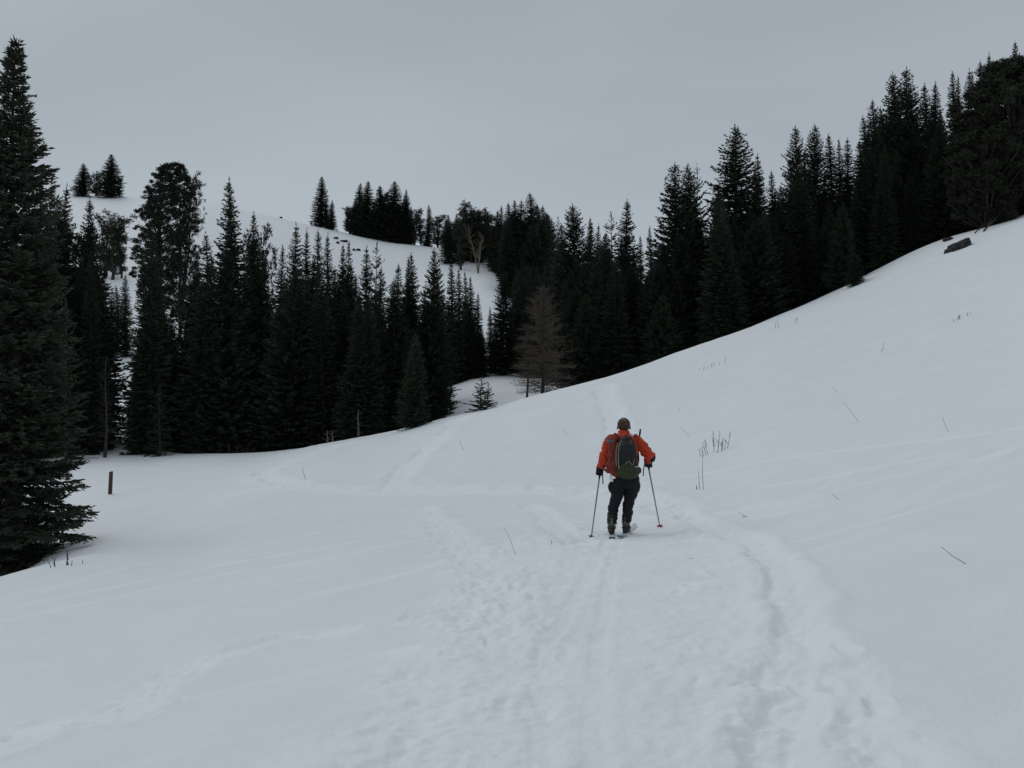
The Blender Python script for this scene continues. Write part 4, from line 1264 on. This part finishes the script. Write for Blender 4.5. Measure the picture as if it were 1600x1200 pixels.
# ------------------------------------------------------------------ the skier
S = 15.6 / F
sx_, sy_ = on_ground(968, 835)
K = sy_ / 15.6
sz_ = gz(sx_, sy_)
MS = {
    'jacket': material('jacket_cloth', (0.49, 0.050, 0.018), 0.7, 0.10, 14, 0.003, 90),
    'jacket_red': material('faded_red_cloth', (0.20, 0.036, 0.026), 0.75, 0.15, 12, 0.004, 70),
    'trousers': material('black_cloth', (0.012, 0.013, 0.016), 0.75, 0.2, 14, 0.003, 90, spec=.2),
    'glove': material('glove_cloth', (0.010, 0.012, 0.020), 0.7, 0.2, 20, spec=.2),
    'hair': material('brown_hair', (0.060, 0.034, 0.022), 0.65, 0.3, 60, 0.004, 160, stretch=(1, 1, .3)),
    'thin_hair': material('thin_hair', (0.150, 0.080, 0.055), 0.6, 0.35, 70),
    'skin': material('skin', (0.52, 0.29, 0.21), 0.55, 0.08, 20),
    'pack': material('pack_black', (0.016, 0.018, 0.020), 0.65, 0.3, 16, 0.004, 60),
    'pack_green': material('pack_green', (0.034, 0.044, 0.020), 0.7, 0.2, 16, 0.003, 80),
    'khaki': material('khaki_webbing', (0.25, 0.235, 0.15), 0.7, 0.15, 40),
    'grey': material('grey_cloth', (0.10, 0.10, 0.11), 0.7, 0.2, 30),
    'white': material('white_card', (0.75, 0.76, 0.78), 0.6, 0.05, 40),
    'boot': material('boot_shell', (0.075, 0.075, 0.058), 0.5, 0.0, 28, color2=(0.022, 0.022, 0.022)),
    'boot_dark': material('boot_sole', (0.015, 0.015, 0.016), 0.7, 0.2, 20),
    'buckle': material('buckle_metal', (0.15, 0.15, 0.12), 0.45, 0.1, 40, metallic=.4),
    'ski_white': material('ski_top', (0.50, 0.53, 0.56), 0.4, 0.05, 12),
    'ski_dark': material('ski_tail_dark', (0.030, 0.036, 0.055), 0.4, 0.2, 12),
    'ski_blue': material('ski_tail_blue', (0.070, 0.200, 0.330), 0.4, 0.15, 12),
    'shaft': material('pole_shaft', (0.19, 0.195, 0.21), 0.35, 0.1, 30, metallic=.7),
    'basket': material('red_plastic', (0.36, 0.025, 0.050), 0.45, 0.1, 20),
    'eye': material('eye_white', (0.7, 0.7, 0.68), 0.3, 0.02, 20),
    'lips': material('lips', (0.38, 0.16, 0.13), 0.5, 0.05, 20),
}
FACE = -math.atan(sx_ / sy_)
def L3(cx, cy, d=0.0):
    """figure coordinates from the enlarged view (5 px per photo pixel): right, forward, up"""
    return Vector(((cx / 5 + 860 - 968) * S * K, d, (835 - (cy / 5 + 630)) * S * K))
person = empty('person', (sx_, sy_, sz_), FACE)
tag(person, 'skier in orange-red jacket and black trousers seen from behind, leaning on two poles', 'person')
PI_ = math.pi

# joints
head = L3(577, 176, .06)
neck = L3(577, 238, .02)
shL, shR = L3(476, 290, .02), L3(672, 290, .02)
elL, elR = L3(428, 405, -.05), L3(778, 408, .02)
wrL, wrR = L3(402, 492, .12), L3(768, 448, .20)
hdL, hdR = L3(391, 530, .17), L3(764, 468, .27)
hipL, hipR = L3(560, 590, .0), L3(640, 590, .0)
knL, knR = L3(508, 735, .06), L3(612, 735, .10)
anL, anR = L3(482, 945, -.02), L3(592, 945, .04)
chest = L3(578, 370, .0); waist = L3(592, 500, .01); pelvis = L3(600, 580, .0)

# body: one continuous skin surface
b = MB()
b.loft([neck + Vector((0, -.02, -.05)), neck + Vector((0, -.005, .03)), head + Vector((0, -.02, -.07))], [.062, .056, .058], 14)
b.ball(head + Vector((0, -.012, .02)), (.077, .096, .098), 18, 12)
b.ball(head + Vector((0, .035, -.045)), (.058, .062, .068), 16, 10)
b.ball(head + Vector((0, .105, -.025)), (.014, .022, .026), 10, 8)          # nose
b.ball(head + Vector((0, .088, -.098)), (.026, .02, .018), 10, 8)           # chin
for s_ in (-1, 1):
    b.ball(head + Vector((s_ * .097, .018, -.022)), (.016, .024, .036), 10, 8)   # ear
b.loft([pelvis + Vector((0, 0, -.05)), waist, chest, neck + Vector((0, 0, -.07))], [(.15, .10), (.14, .095), (.165, .11), (.10, .07)], 16, side=(1, 0, 0))
for a_, e_, w_, h_ in ((shL, elL, wrL, hdL), (shR, elR, wrR, hdR)):
    b.loft([a_, (a_ + e_) / 2, e_, (e_ + w_) / 2, w_, h_], [.052, .046, .038, .034, .026, .034], 12)
for h_, k_, a_ in ((hipL, knL, anL), (hipR, knR, anR)):
    b.loft([h_ + Vector((0, 0, .05)), (h_ + k_) / 2, k_, (k_ + a_) / 2, a_], [.085, .075, .055, .052, .04], 12)
b.fuse('body', MS['skin'], person, .009, 4)
f = MB()
for s_ in (-1, 1): f.ball(head + Vector((s_ * .031, .083, .004)), (.012, .008, .008), 10, 6)
f.build('eyes', MS['eye'], person)
f = MB(); f.ball(head + Vector((0, .094, -.066)), (.024, .008, .009), 10, 6); f.build('mouth', MS['lips'], person)
# cropped hair cap over the back and top of the skull
hb = MB(); hb.ball(head + Vector((0, -.018, .024)), (.100, .110, .107), 28, 20)
hv = np.array(hb.v); c_ = np.array(head)
rel = hv - c_
cut = (rel[:, 1] > .055) & (rel[:, 2] < .075)
nrm = unit(rel)
hv = c_ + rel + nrm * (perlin(rel[:, 0] * 90, rel[:, 2] * 60 + rel[:, 1] * 50, 5) * .005)[:, None]
hv[cut] = c_ + rel[cut] * .80
low = rel[:, 2] < -.088
hv[low] = c_ + (rel[low] * np.array([.86, .9, 1.0]))
hb.v = [tuple(p) for p in hv]
hb.build('hair', MS['hair'], person)

hp = MB(); hp.ball(head + Vector((.006, -.030, .062)), (.062, .088, .072), 18, 12)
hp.build('thinning_crown', MS['thin_hair'], person)

# jacket: torso, sleeves, collar
j = MB()
j.loft([L3(590, 560, .0), L3(588, 500, .0), L3(580, 420, -.005), L3(576, 340, -.01), L3(575, 290, -.005), L3(576, 262, .0), L3(577, 243, .01)],
       [(.195, .135), (.19, .135), (.20, .14), (.215, .145), (.205, .125), (.14, .10), (.082, .08)], 22, side=(1, 0, 0))
j.ball(L3(575, 254, -.045), (.125, .085, .055), 18, 10)
j.loft([neck + Vector((0, -.005, -.06)), neck + Vector((0, .0, .045))], [(.088, .088), (.080, .080)], 16, side=(1, 0, 0))
for a_, e_, w_, sgn in ((shL, elL, wrL, -1), (shR, elR, wrR, 1)):
    j.ball(a_, (.092, .095, .085), 14, 10)
    m1 = (a_ * .5 + e_ * .5) + Vector((sgn * .012, 0, 0)); m2 = (e_ + w_) / 2
    j.loft([a_, m1, e_, m2, w_ + (w_ - e_).normalized() * -.01], [.088, .080, .076, .066, .056], 16)
j.fuse('jacket', MS['jacket'], person, .009, 3, .024, 10, 3)
# grey band on the left shoulder, dark cuffs
g = MB()
d_ = (elL - shL).normalized()
g.loft([shL - d_ * .01, shL + d_ * .05], [.100, .097], 20, caps=False); g.build('shoulder_band', MS['grey'], person)

# trousers: seat, two baggy legs
t = MB()
t.loft([L3(604, 535, 0), L3(600, 590, -.01), L3(592, 650, -.01)], [(.165, .125), (.185, .14), (.18, .14)], 20, side=(1, 0, 0))
t.loft([L3(545, 600, 0), L3(530, 670, .01), L3(518, 735, .05), L3(494, 800, .03), L3(486, 870, .0), L3(486, 935, -.02)],
       [(.115, .12), (.112, .115), (.086, .10), (.076, .088), (.076, .084), (.068, .078)], 16, side=(1, 0, 0))
t.loft([L3(640, 600, 0), L3(640, 670, .01), L3(620, 735, .08), L3(608, 800, .06), L3(602, 870, .03), L3(598, 915, .02)],
       [(.110, .12), (.104, .115), (.084, .10), (.076, .088), (.072, .084), (.066, .076)], 16, side=(1, 0, 0))
t.fuse('trousers', MS['trousers'], person, .009, 3, .018, 9, 9)
pk = MB(); pk.ball(L3(476, 652, .02), (.045, .075, .085), 14, 10); pk.ball(L3(684, 640, .02), (.035, .07, .09), 14, 10)
pk.fuse('pocket', MS['trousers'], person, .010, 3, .01, 12, 4)

# boots
def boot(an, toe_yaw, lift, name='boot'):
    c0 = Vector((an.x, an.y, 0.045))
    rot = Matrix.Rotation(toe_yaw, 3, 'Z')
    q = lambda x, y, z: c0 + rot @ Vector((x, y, z))
    m = MB()
    m.loft([q(0, -.015, .27), q(0, -.01, .20), q(0, -.01, .12), q(0, -.01, .05), q(0, 0, .015)], [(.062, .07), (.060, .07), (.056, .072), (.055, .08), (.052, .085)], 16, side=rot @ Vector((1, 0, 0)))
    m.loft([q(0, -.075, .055), q(0, .0, .065), q(0, .10, .060), q(0, .17, .045), q(0, .215, .03)], [(.048, .048), (.052, .055), (.053, .050), (.05, .038), (.03, .02)], 14, side=rot @ Vector((1, 0, 0)))
    o = m.fuse(name, MS['boot'], person, .007, 2, .003, 20, 2)
    so = MB()
    so.loft([q(0, -.115, .008), q(0, 0, .005), q(0, .14, .008), q(0, .225, .02)], [(.040, .016), (.044, .016), (.046, .016), (.028, .012)], 12, side=rot @ Vector((1, 0, 0)))
    so.build('sole', MS['boot_dark'], o)
    for zz in (.075, .135, .20, .245):
        st = MB()
        st.loft([q(0, -.012, zz - .011), q(0, -.012, zz + .011)], [(.0655, .0805), (.0655, .0805)], 18, side=rot @ Vector((1, 0, 0)), caps=False)
        st.build('strap', MS['buckle'] if zz in (.135,) else MS['boot_dark'], o)
    sp = MB(); sp.box(q(-.066, -.03, .17), (.012, .05, .02)); sp.box(q(.066, -.03, .10), (.012, .05, .02)); sp.box(q(0, -.088, .17), (.03, .012, .12))
    sp.build('buckle', MS['buckle'], o)
boot(Vector((anL.x - .008, anL.y, 0)), .05, 0)
boot(Vector((anR.x, anR.y, 0)), -.16, 0)

# gloves with five fingers closed on the grips
def pole_axis(top, foot): return (foot - top).normalized()
def local_ground(lx, ly):
    wv = person.matrix_basis @ Vector((lx, ly, 0))
    return gz(wv.x, wv.y) - sz_
def pole_foot(px, py):
    wx, wy = on_ground(px, py)
    v = person.matrix_basis.inverted() @ Vector((wx, wy, gz(wx, wy)))
    return v
bpy.context.view_layer.update()
footL = pole_foot(924, 838.5); footR = pole_foot(1031, 822.5)
def glove(wr, hd, foot, sgn):
    ax = (foot - hd).normalized()                     # along the pole, downwards
    arm = (hd - wr).normalized()
    out = ax.cross(Vector((0, 1, 0))).normalized()    # across
    fwd = out.cross(ax).normalized()
    if fwd.y < 0: fwd = -fwd
    inner = Vector((-sgn, 0, 0)); inner = (inner - ax * inner.dot(ax)).normalized()
    m = MB()
    palm = hd + fwd * -.035 - inner * .012
    m.loft([wr - arm * .07, wr, palm - ax * .02, palm + ax * .035], [(.062, .062), (.052, .055), (.046, .05), (.040, .044)], 14)
    for i, ln in enumerate((.92, 1.0, .95, .78)):
        o_ = hd + ax * (-.042 + .027 * i)
        base = o_ - inner * .038 - fwd * .005
        pts = [base - fwd * .03, base + fwd * .022, o_ + fwd * .042 * ln - inner * .006, o_ + fwd * .030 * ln + inner * .028, o_ + inner * .034 - fwd * .006]
        m.loft(pts, [.0165, .0160, .0150, .0140, .0115], 10)
    th = hd - ax * .045
    m.loft([th - fwd * .04 - inner * .01, th - fwd * .01 + inner * .03 - ax * .01, th + fwd * .028 + inner * .024 - ax * .008, th + fwd * .042 + inner * .004], [.019, .017, .015, .012], 10)
    c = np.array(hd)
    m.v = [tuple(c + (np.array(p) - c) * np.array([1.22, 1.22, 1.22])) for p in m.v]
    m.fuse('glove', MS['glove'], person, .006, 2, .003, 18, 6)
glove(wrL, hdL, footL, -1)
glove(wrR, hdR, footR, 1)
# whole glove gauntlet and elbow patch stay with the person
ep = MB(); ep.ball(elR + Vector((.035, 0, -.02)), (.052, .055, .075), 14, 10); ep.fuse('elbow_patch', MS['glove'], person, .008, 2, .004, 14, 2)

# everything the skier carries is a thing of its own, in the same local frame
def to_thing(name, label, cat, group=None):
    o = empty(name, (sx_, sy_, sz_), FACE)
    return tag(o, label, cat, group)

def ski_pole(hd, foot, label, strap_drop):
    o = to_thing('ski_pole', label, 'ski pole', 'ski poles held by the skier')
    ax = (foot - hd).normalized()
    top = hd - ax * .085
    m = MB(); m.loft([hd + ax * .07, hd + ax * .5, foot + ax * .07], [.0115, .0105, .0075], 8); m.build('shaft', MS['shaft'], o)
    m = MB(); m.loft([top, top + ax * .02, hd, hd + ax * .10, hd + ax * .12], [.012, .019, .016, .016, .011], 10); m.build('grip', MS['boot_dark'], o)
    m = MB()
    c = foot - ax * .01
    u = ax.cross(Vector((0, 1, 0))).normalized(); v = u.cross(ax)
    V = []; n = 24
    for k in range(n):
        r = .055 if (k // 2) % 2 else .042
        V.append(c + (u * math.cos(2 * PI_ * k / n) + v * math.sin(2 * PI_ * k / n)) * r)
    for k in range(n):
        V.append(c - ax * .014 + (u * math.cos(2 * PI_ * k / n) + v * math.sin(2 * PI_ * k / n)) * .018)
    Fs = [(k, (k + 1) % n, n + (k + 1) % n, n + k) for k in range(n)] + [tuple(range(n - 1, -1, -1)), tuple(range(n, 2 * n))]
    m.add(V, Fs)
    m.build('basket', MS['basket'], o, smooth=False)
    m = MB(); m.loft([foot - ax * .01, foot + ax * .05, foot + ax * .09], [.008, .006, .002], 8); m.build('tip', MS['shaft'], o)
    m = MB()
    p0 = top + ax * .02
    sd2 = Vector((strap_drop, -.03, 0))
    m.loft([p0, p0 + sd2 * .6 + Vector((0, 0, -.03)), p0 + sd2 + Vector((0, 0, -.16)), p0 + sd2 * 1.1 + Vector((0, 0, -.26))], [(.009, .004)] * 4, 8)
    m.build('strap', MS['grey'], o)
ski_pole(hdL, footL, 'ski pole with red basket planted left of the skier', .03)
ski_pole(hdR, footR, 'ski pole with red basket and hanging strap planted right of the skier', -.055)

def ski(cx, cy, yaw, tail_mat, label):
    o = to_thing('ski', label, 'ski', 'skis under the skier')
    n = 26
    V, idx = [], []
    gb, gf = local_ground(cx, cy - .6), local_ground(cx, cy + .8)
    slope = (gf - gb) / 1.4; base_z = gb + slope * .6
    rot = Matrix.Rotation(yaw, 3, 'Z')
    for i in range(n):
        t = i / (n - 1); yy = -.72 + 1.72 * t
        w = .038 + .010 * abs(t - .45) ** 1.5 * 2
        if t > .93: w *= max(.12, math.sqrt(max(0, 1 - ((t - .93) / .07) ** 2)))
        if t < .03: w *= .75
        p = Vector((cx, cy, 0)) + rot @ Vector((0, yy, 0))
        zz = base_z + slope * yy + .004 + (.05 * ((t - .88) / .12) ** 2 if t > .88 else 0) + (.03 * ((.06 - t) / .06) if t < .06 else 0)
        for sx in (-1, 1):
            for dz in (0, .016):
                q = p + rot @ Vector((sx * w, 0, 0)); V.append((q.x, q.y, zz + dz))
    Fs = []
    for i in range(n - 1):
        a, c = i * 4, i * 4 + 4
        Fs += [(a + 1, a + 3, c + 3, c + 1), (a, c, c + 2, a + 2), (a, a + 1, c + 1, c), (a + 2, c + 2, c + 3, a + 3)]
    Fs += [(0, 2, 3, 1), ((n - 1) * 4, (n - 1) * 4 + 1, (n - 1) * 4 + 3, (n - 1) * 4 + 2)]
    tailF = [f_ for f_ in Fs if all(i < 5 * 4 for i in f_)]
    topF = [f_ for f_ in Fs if f_ not in tailF]
    m = MB(); m.add(V[16:], [tuple(i - 16 for i in f_) for f_ in topF]); m.build('ski_body', MS['ski_white'], o, smooth=False)
    m = MB(); m.add(V[:20], tailF); m.build('tail', tail_mat, o, smooth=False)
    m = MB()
    c = Vector((cx, cy, base_z + .030))
    m.box(c + rot @ Vector((0, .16, .0)), (.07, .10, .03), rot); m.box(c + rot @ Vector((0, -.12, -.002)), (.06, .08, .026), rot); m.box(c + rot @ Vector((0, .02, -.005)), (.04, .30, .014), rot)
    m.build('binding', MS['ski_dark'], o, smooth=False)
ski(anL.x - .008, anL.y, .02, MS['ski_dark'], 'left ski with a dark tail under the skier')
ski(anR.x, anR.y, -.15, MS['ski_blue'], 'right ski with a blue tail, pointing outwards under the skier')

# backpack
bp = to_thing('backpack', 'dark green and black rucksack with khaki piping on the skier back', 'backpack')
yb = -.15
m = MB()
m.loft([L3(604, 535, yb - .04), L3(603, 470, yb - .10), L3(600, 400, yb - .11), L3(598, 330, yb - .09), L3(592, 285, yb - .06), L3(590, 258, yb - .02)],
       [(.135, .10), (.150, .115), (.150, .115), (.135, .10), (.105, .075), (.05, .045)], 22, side=(1, 0, 0))
m.fuse('main_bag', MS['pack'], bp, .010, 4, .008, 14, 12)
m = MB()
m.loft([L3(606, 552, yb - .02), L3(606, 530, yb - .07), L3(604, 490, yb - .09), L3(602, 455, yb - .09)], [(.150, .09), (.170, .12), (.165, .13), (.13, .128)], 22, side=(1, 0, 0))
m.fuse('lower_pocket', MS['pack_green'], bp, .010, 4, .006, 14, 13)
m = MB()
m.loft([L3(598, 430, yb - .185), L3(598, 380, yb - .205), L3(598, 330, yb - .19), L3(596, 295, yb - .135)], [(.09, .04), (.105, .045), (.10, .045), (.06, .03)], 18, side=(1, 0, 0))
m.fuse('front_pocket', MS['pack'], bp, .009, 3, .010, 16, 14)
def cord(name, pts, mat, r=.006):
    m = MB()
    P = [L3(*p) for p in pts]
    Q = np.array([np.array(p) for p in P]); Q = smooth_line(Q, 4)
    m.loft([Vector(p) for p in Q], r, 6); m.build(name, mat, bp)
cord('piping', [(540, 500, yb - .19), (533, 440, yb - .20), (535, 370, yb - .20), (545, 310, yb - .17), (562, 285, yb - .125), (595, 272, yb - .105), (622, 285, yb - .125), (640, 320, yb - .17)], MS['khaki'], .0075)
cord('piping', [(520, 480, yb - .13), (516, 420, yb - .14), (520, 350, yb - .13), (532, 305, yb - .10)], MS['khaki'], .010)
cord('strap', [(590, 465, yb - .225), (610, 440, yb - .235), (640, 470, yb - .215), (655, 430, yb - .20)], MS['khaki'], .005)
cord('strap', [(575, 520, yb - .19), (600, 516, yb - .195), (625, 512, yb - .19)], MS['khaki'], .004)
cord('haul_loop', [(612, 262, yb - .02), (625, 240, yb + .02), (640, 240, yb + .05), (645, 268, yb + .02)], MS['ski_blue'], .006)
for sgn, cx in ((-1, 515), (1, 668)):
    m = MB()
    xx = L3(cx, 300).x
    m.loft([L3(cx, 262, -.06), L3(cx, 242, .02), L3(cx + 4 * sgn, 270, .13), L3(cx + 10 * sgn, 350, .155), L3(cx + 14 * sgn, 440, .08), L3(cx + 4 * sgn, 480, -.08)], [(.030, .010)] * 6, 10, side=(1, 0, 0))
    m.build('shoulder_strap', MS['pack'], bp)
m = MB()
for sgn in (-1, 1):
    m.loft([L3(604 + sgn * 60, 520, yb), L3(604 + sgn * 88, 515, -.06), L3(604 + sgn * 90, 512, .05), L3(604 + sgn * 60, 512, .14), L3(604, 512, .155)], [(.035, .016), (.045, .018), (.04, .014), (.025, .008), (.02, .006)], 10, side=(0, 0, 1))
m.build('hip_belt', MS['pack'], bp)
m = MB(); m.ball(L3(696, 520, -.02), (.032, .05, .05), 12, 8); m.fuse('belt_pouch', MS['pack'], bp, .008, 2)
for cx, cy in ((486, 352), (668, 335)):
    m = MB(); m.ball(L3(cx, cy, -.125), (.020, .03, .026), 12, 8); m.build('side_clip', MS['grey'], bp)
# tool handle sticking up behind the right shoulder
m = MB(); m.loft([L3(685, 330, -.155), L3(694, 265, -.155), L3(700, 225, -.155), L3(704, 200, -.155)], [.013, .013, .012, .010], 10); h_ = m.build('tool_handle', MS['basket'], bp)
m = MB(); m.loft([L3(697.5, 243, -.155), L3(701, 218, -.155), L3(704.5, 197, -.155)], [.0145, .0145, .011], 10); m.build('handle_grip', MS['boot_dark'], h_)
m = MB(); m.box(L3(668, 484, yb - .17), (.05, .008, .012)); m.build('label_patch', MS['white'], bp)

# spare red jacket strapped to the left side of the pack, with the white card under it
sj = to_thing('rolled_jacket', 'faded red spare jacket strapped to the left side of the rucksack', 'jacket')
m = MB()
m.loft([L3(515, 560, -.12), L3(498, 520, -.17), L3(490, 465, -.19), L3(488, 400, -.19), L3(490, 330, -.18), L3(497, 275, -.14), L3(520, 245, -.09)],
       [(.03, .03), (.065, .05), (.075, .06), (.062, .058), (.064, .058), (.06, .05), (.03, .03)], 18, side=(1, 0, 0))
m.ball(L3(455, 505, -.14), (.055, .05, .06), 14, 10)
m.loft([L3(500, 500, -.17), L3(515, 530, -.17), L3(522, 562, -.15)], [.045, .035, .012], 12)
m.fuse('cloth', MS['jacket_red'], sj, .009, 3, .022, 13, 22)
m = MB(); m.loft([L3(448, 300, -.13), L3(470, 292, -.205), L3(505, 288, -.215)], [(.022, .008)] * 3, 10, side=(0, 0, 1)); m.build('grey_band', MS['grey'], sj)
m = MB(); m.loft([L3(455, 440, -.19), L3(480, 436, -.255), L3(510, 440, -.24)], [(.016, .006)] * 3, 10, side=(0, 0, 1)); m.build('black_band', MS['pack'], sj)
m = MB(); m.ball(L3(439, 498, -.195), (.011, .008, .011), 10, 6); m.build('snap_button', MS['white'], sj)
cd = to_thing('white_card', 'small white card hanging below the faded red jacket at the skier hip', 'card')
m = MB(); rt = Matrix.Rotation(-.15, 3, 'Y')
m.box(L3(478, 582, -.13), (.052, .006, .085), rt); m.build('card', MS['white'], cd, smooth=False)
m = MB(); m.loft([L3(470, 540, -.13), L3(474, 562, -.13)], .004, 6); m.build('cord', MS['pack'], cd)
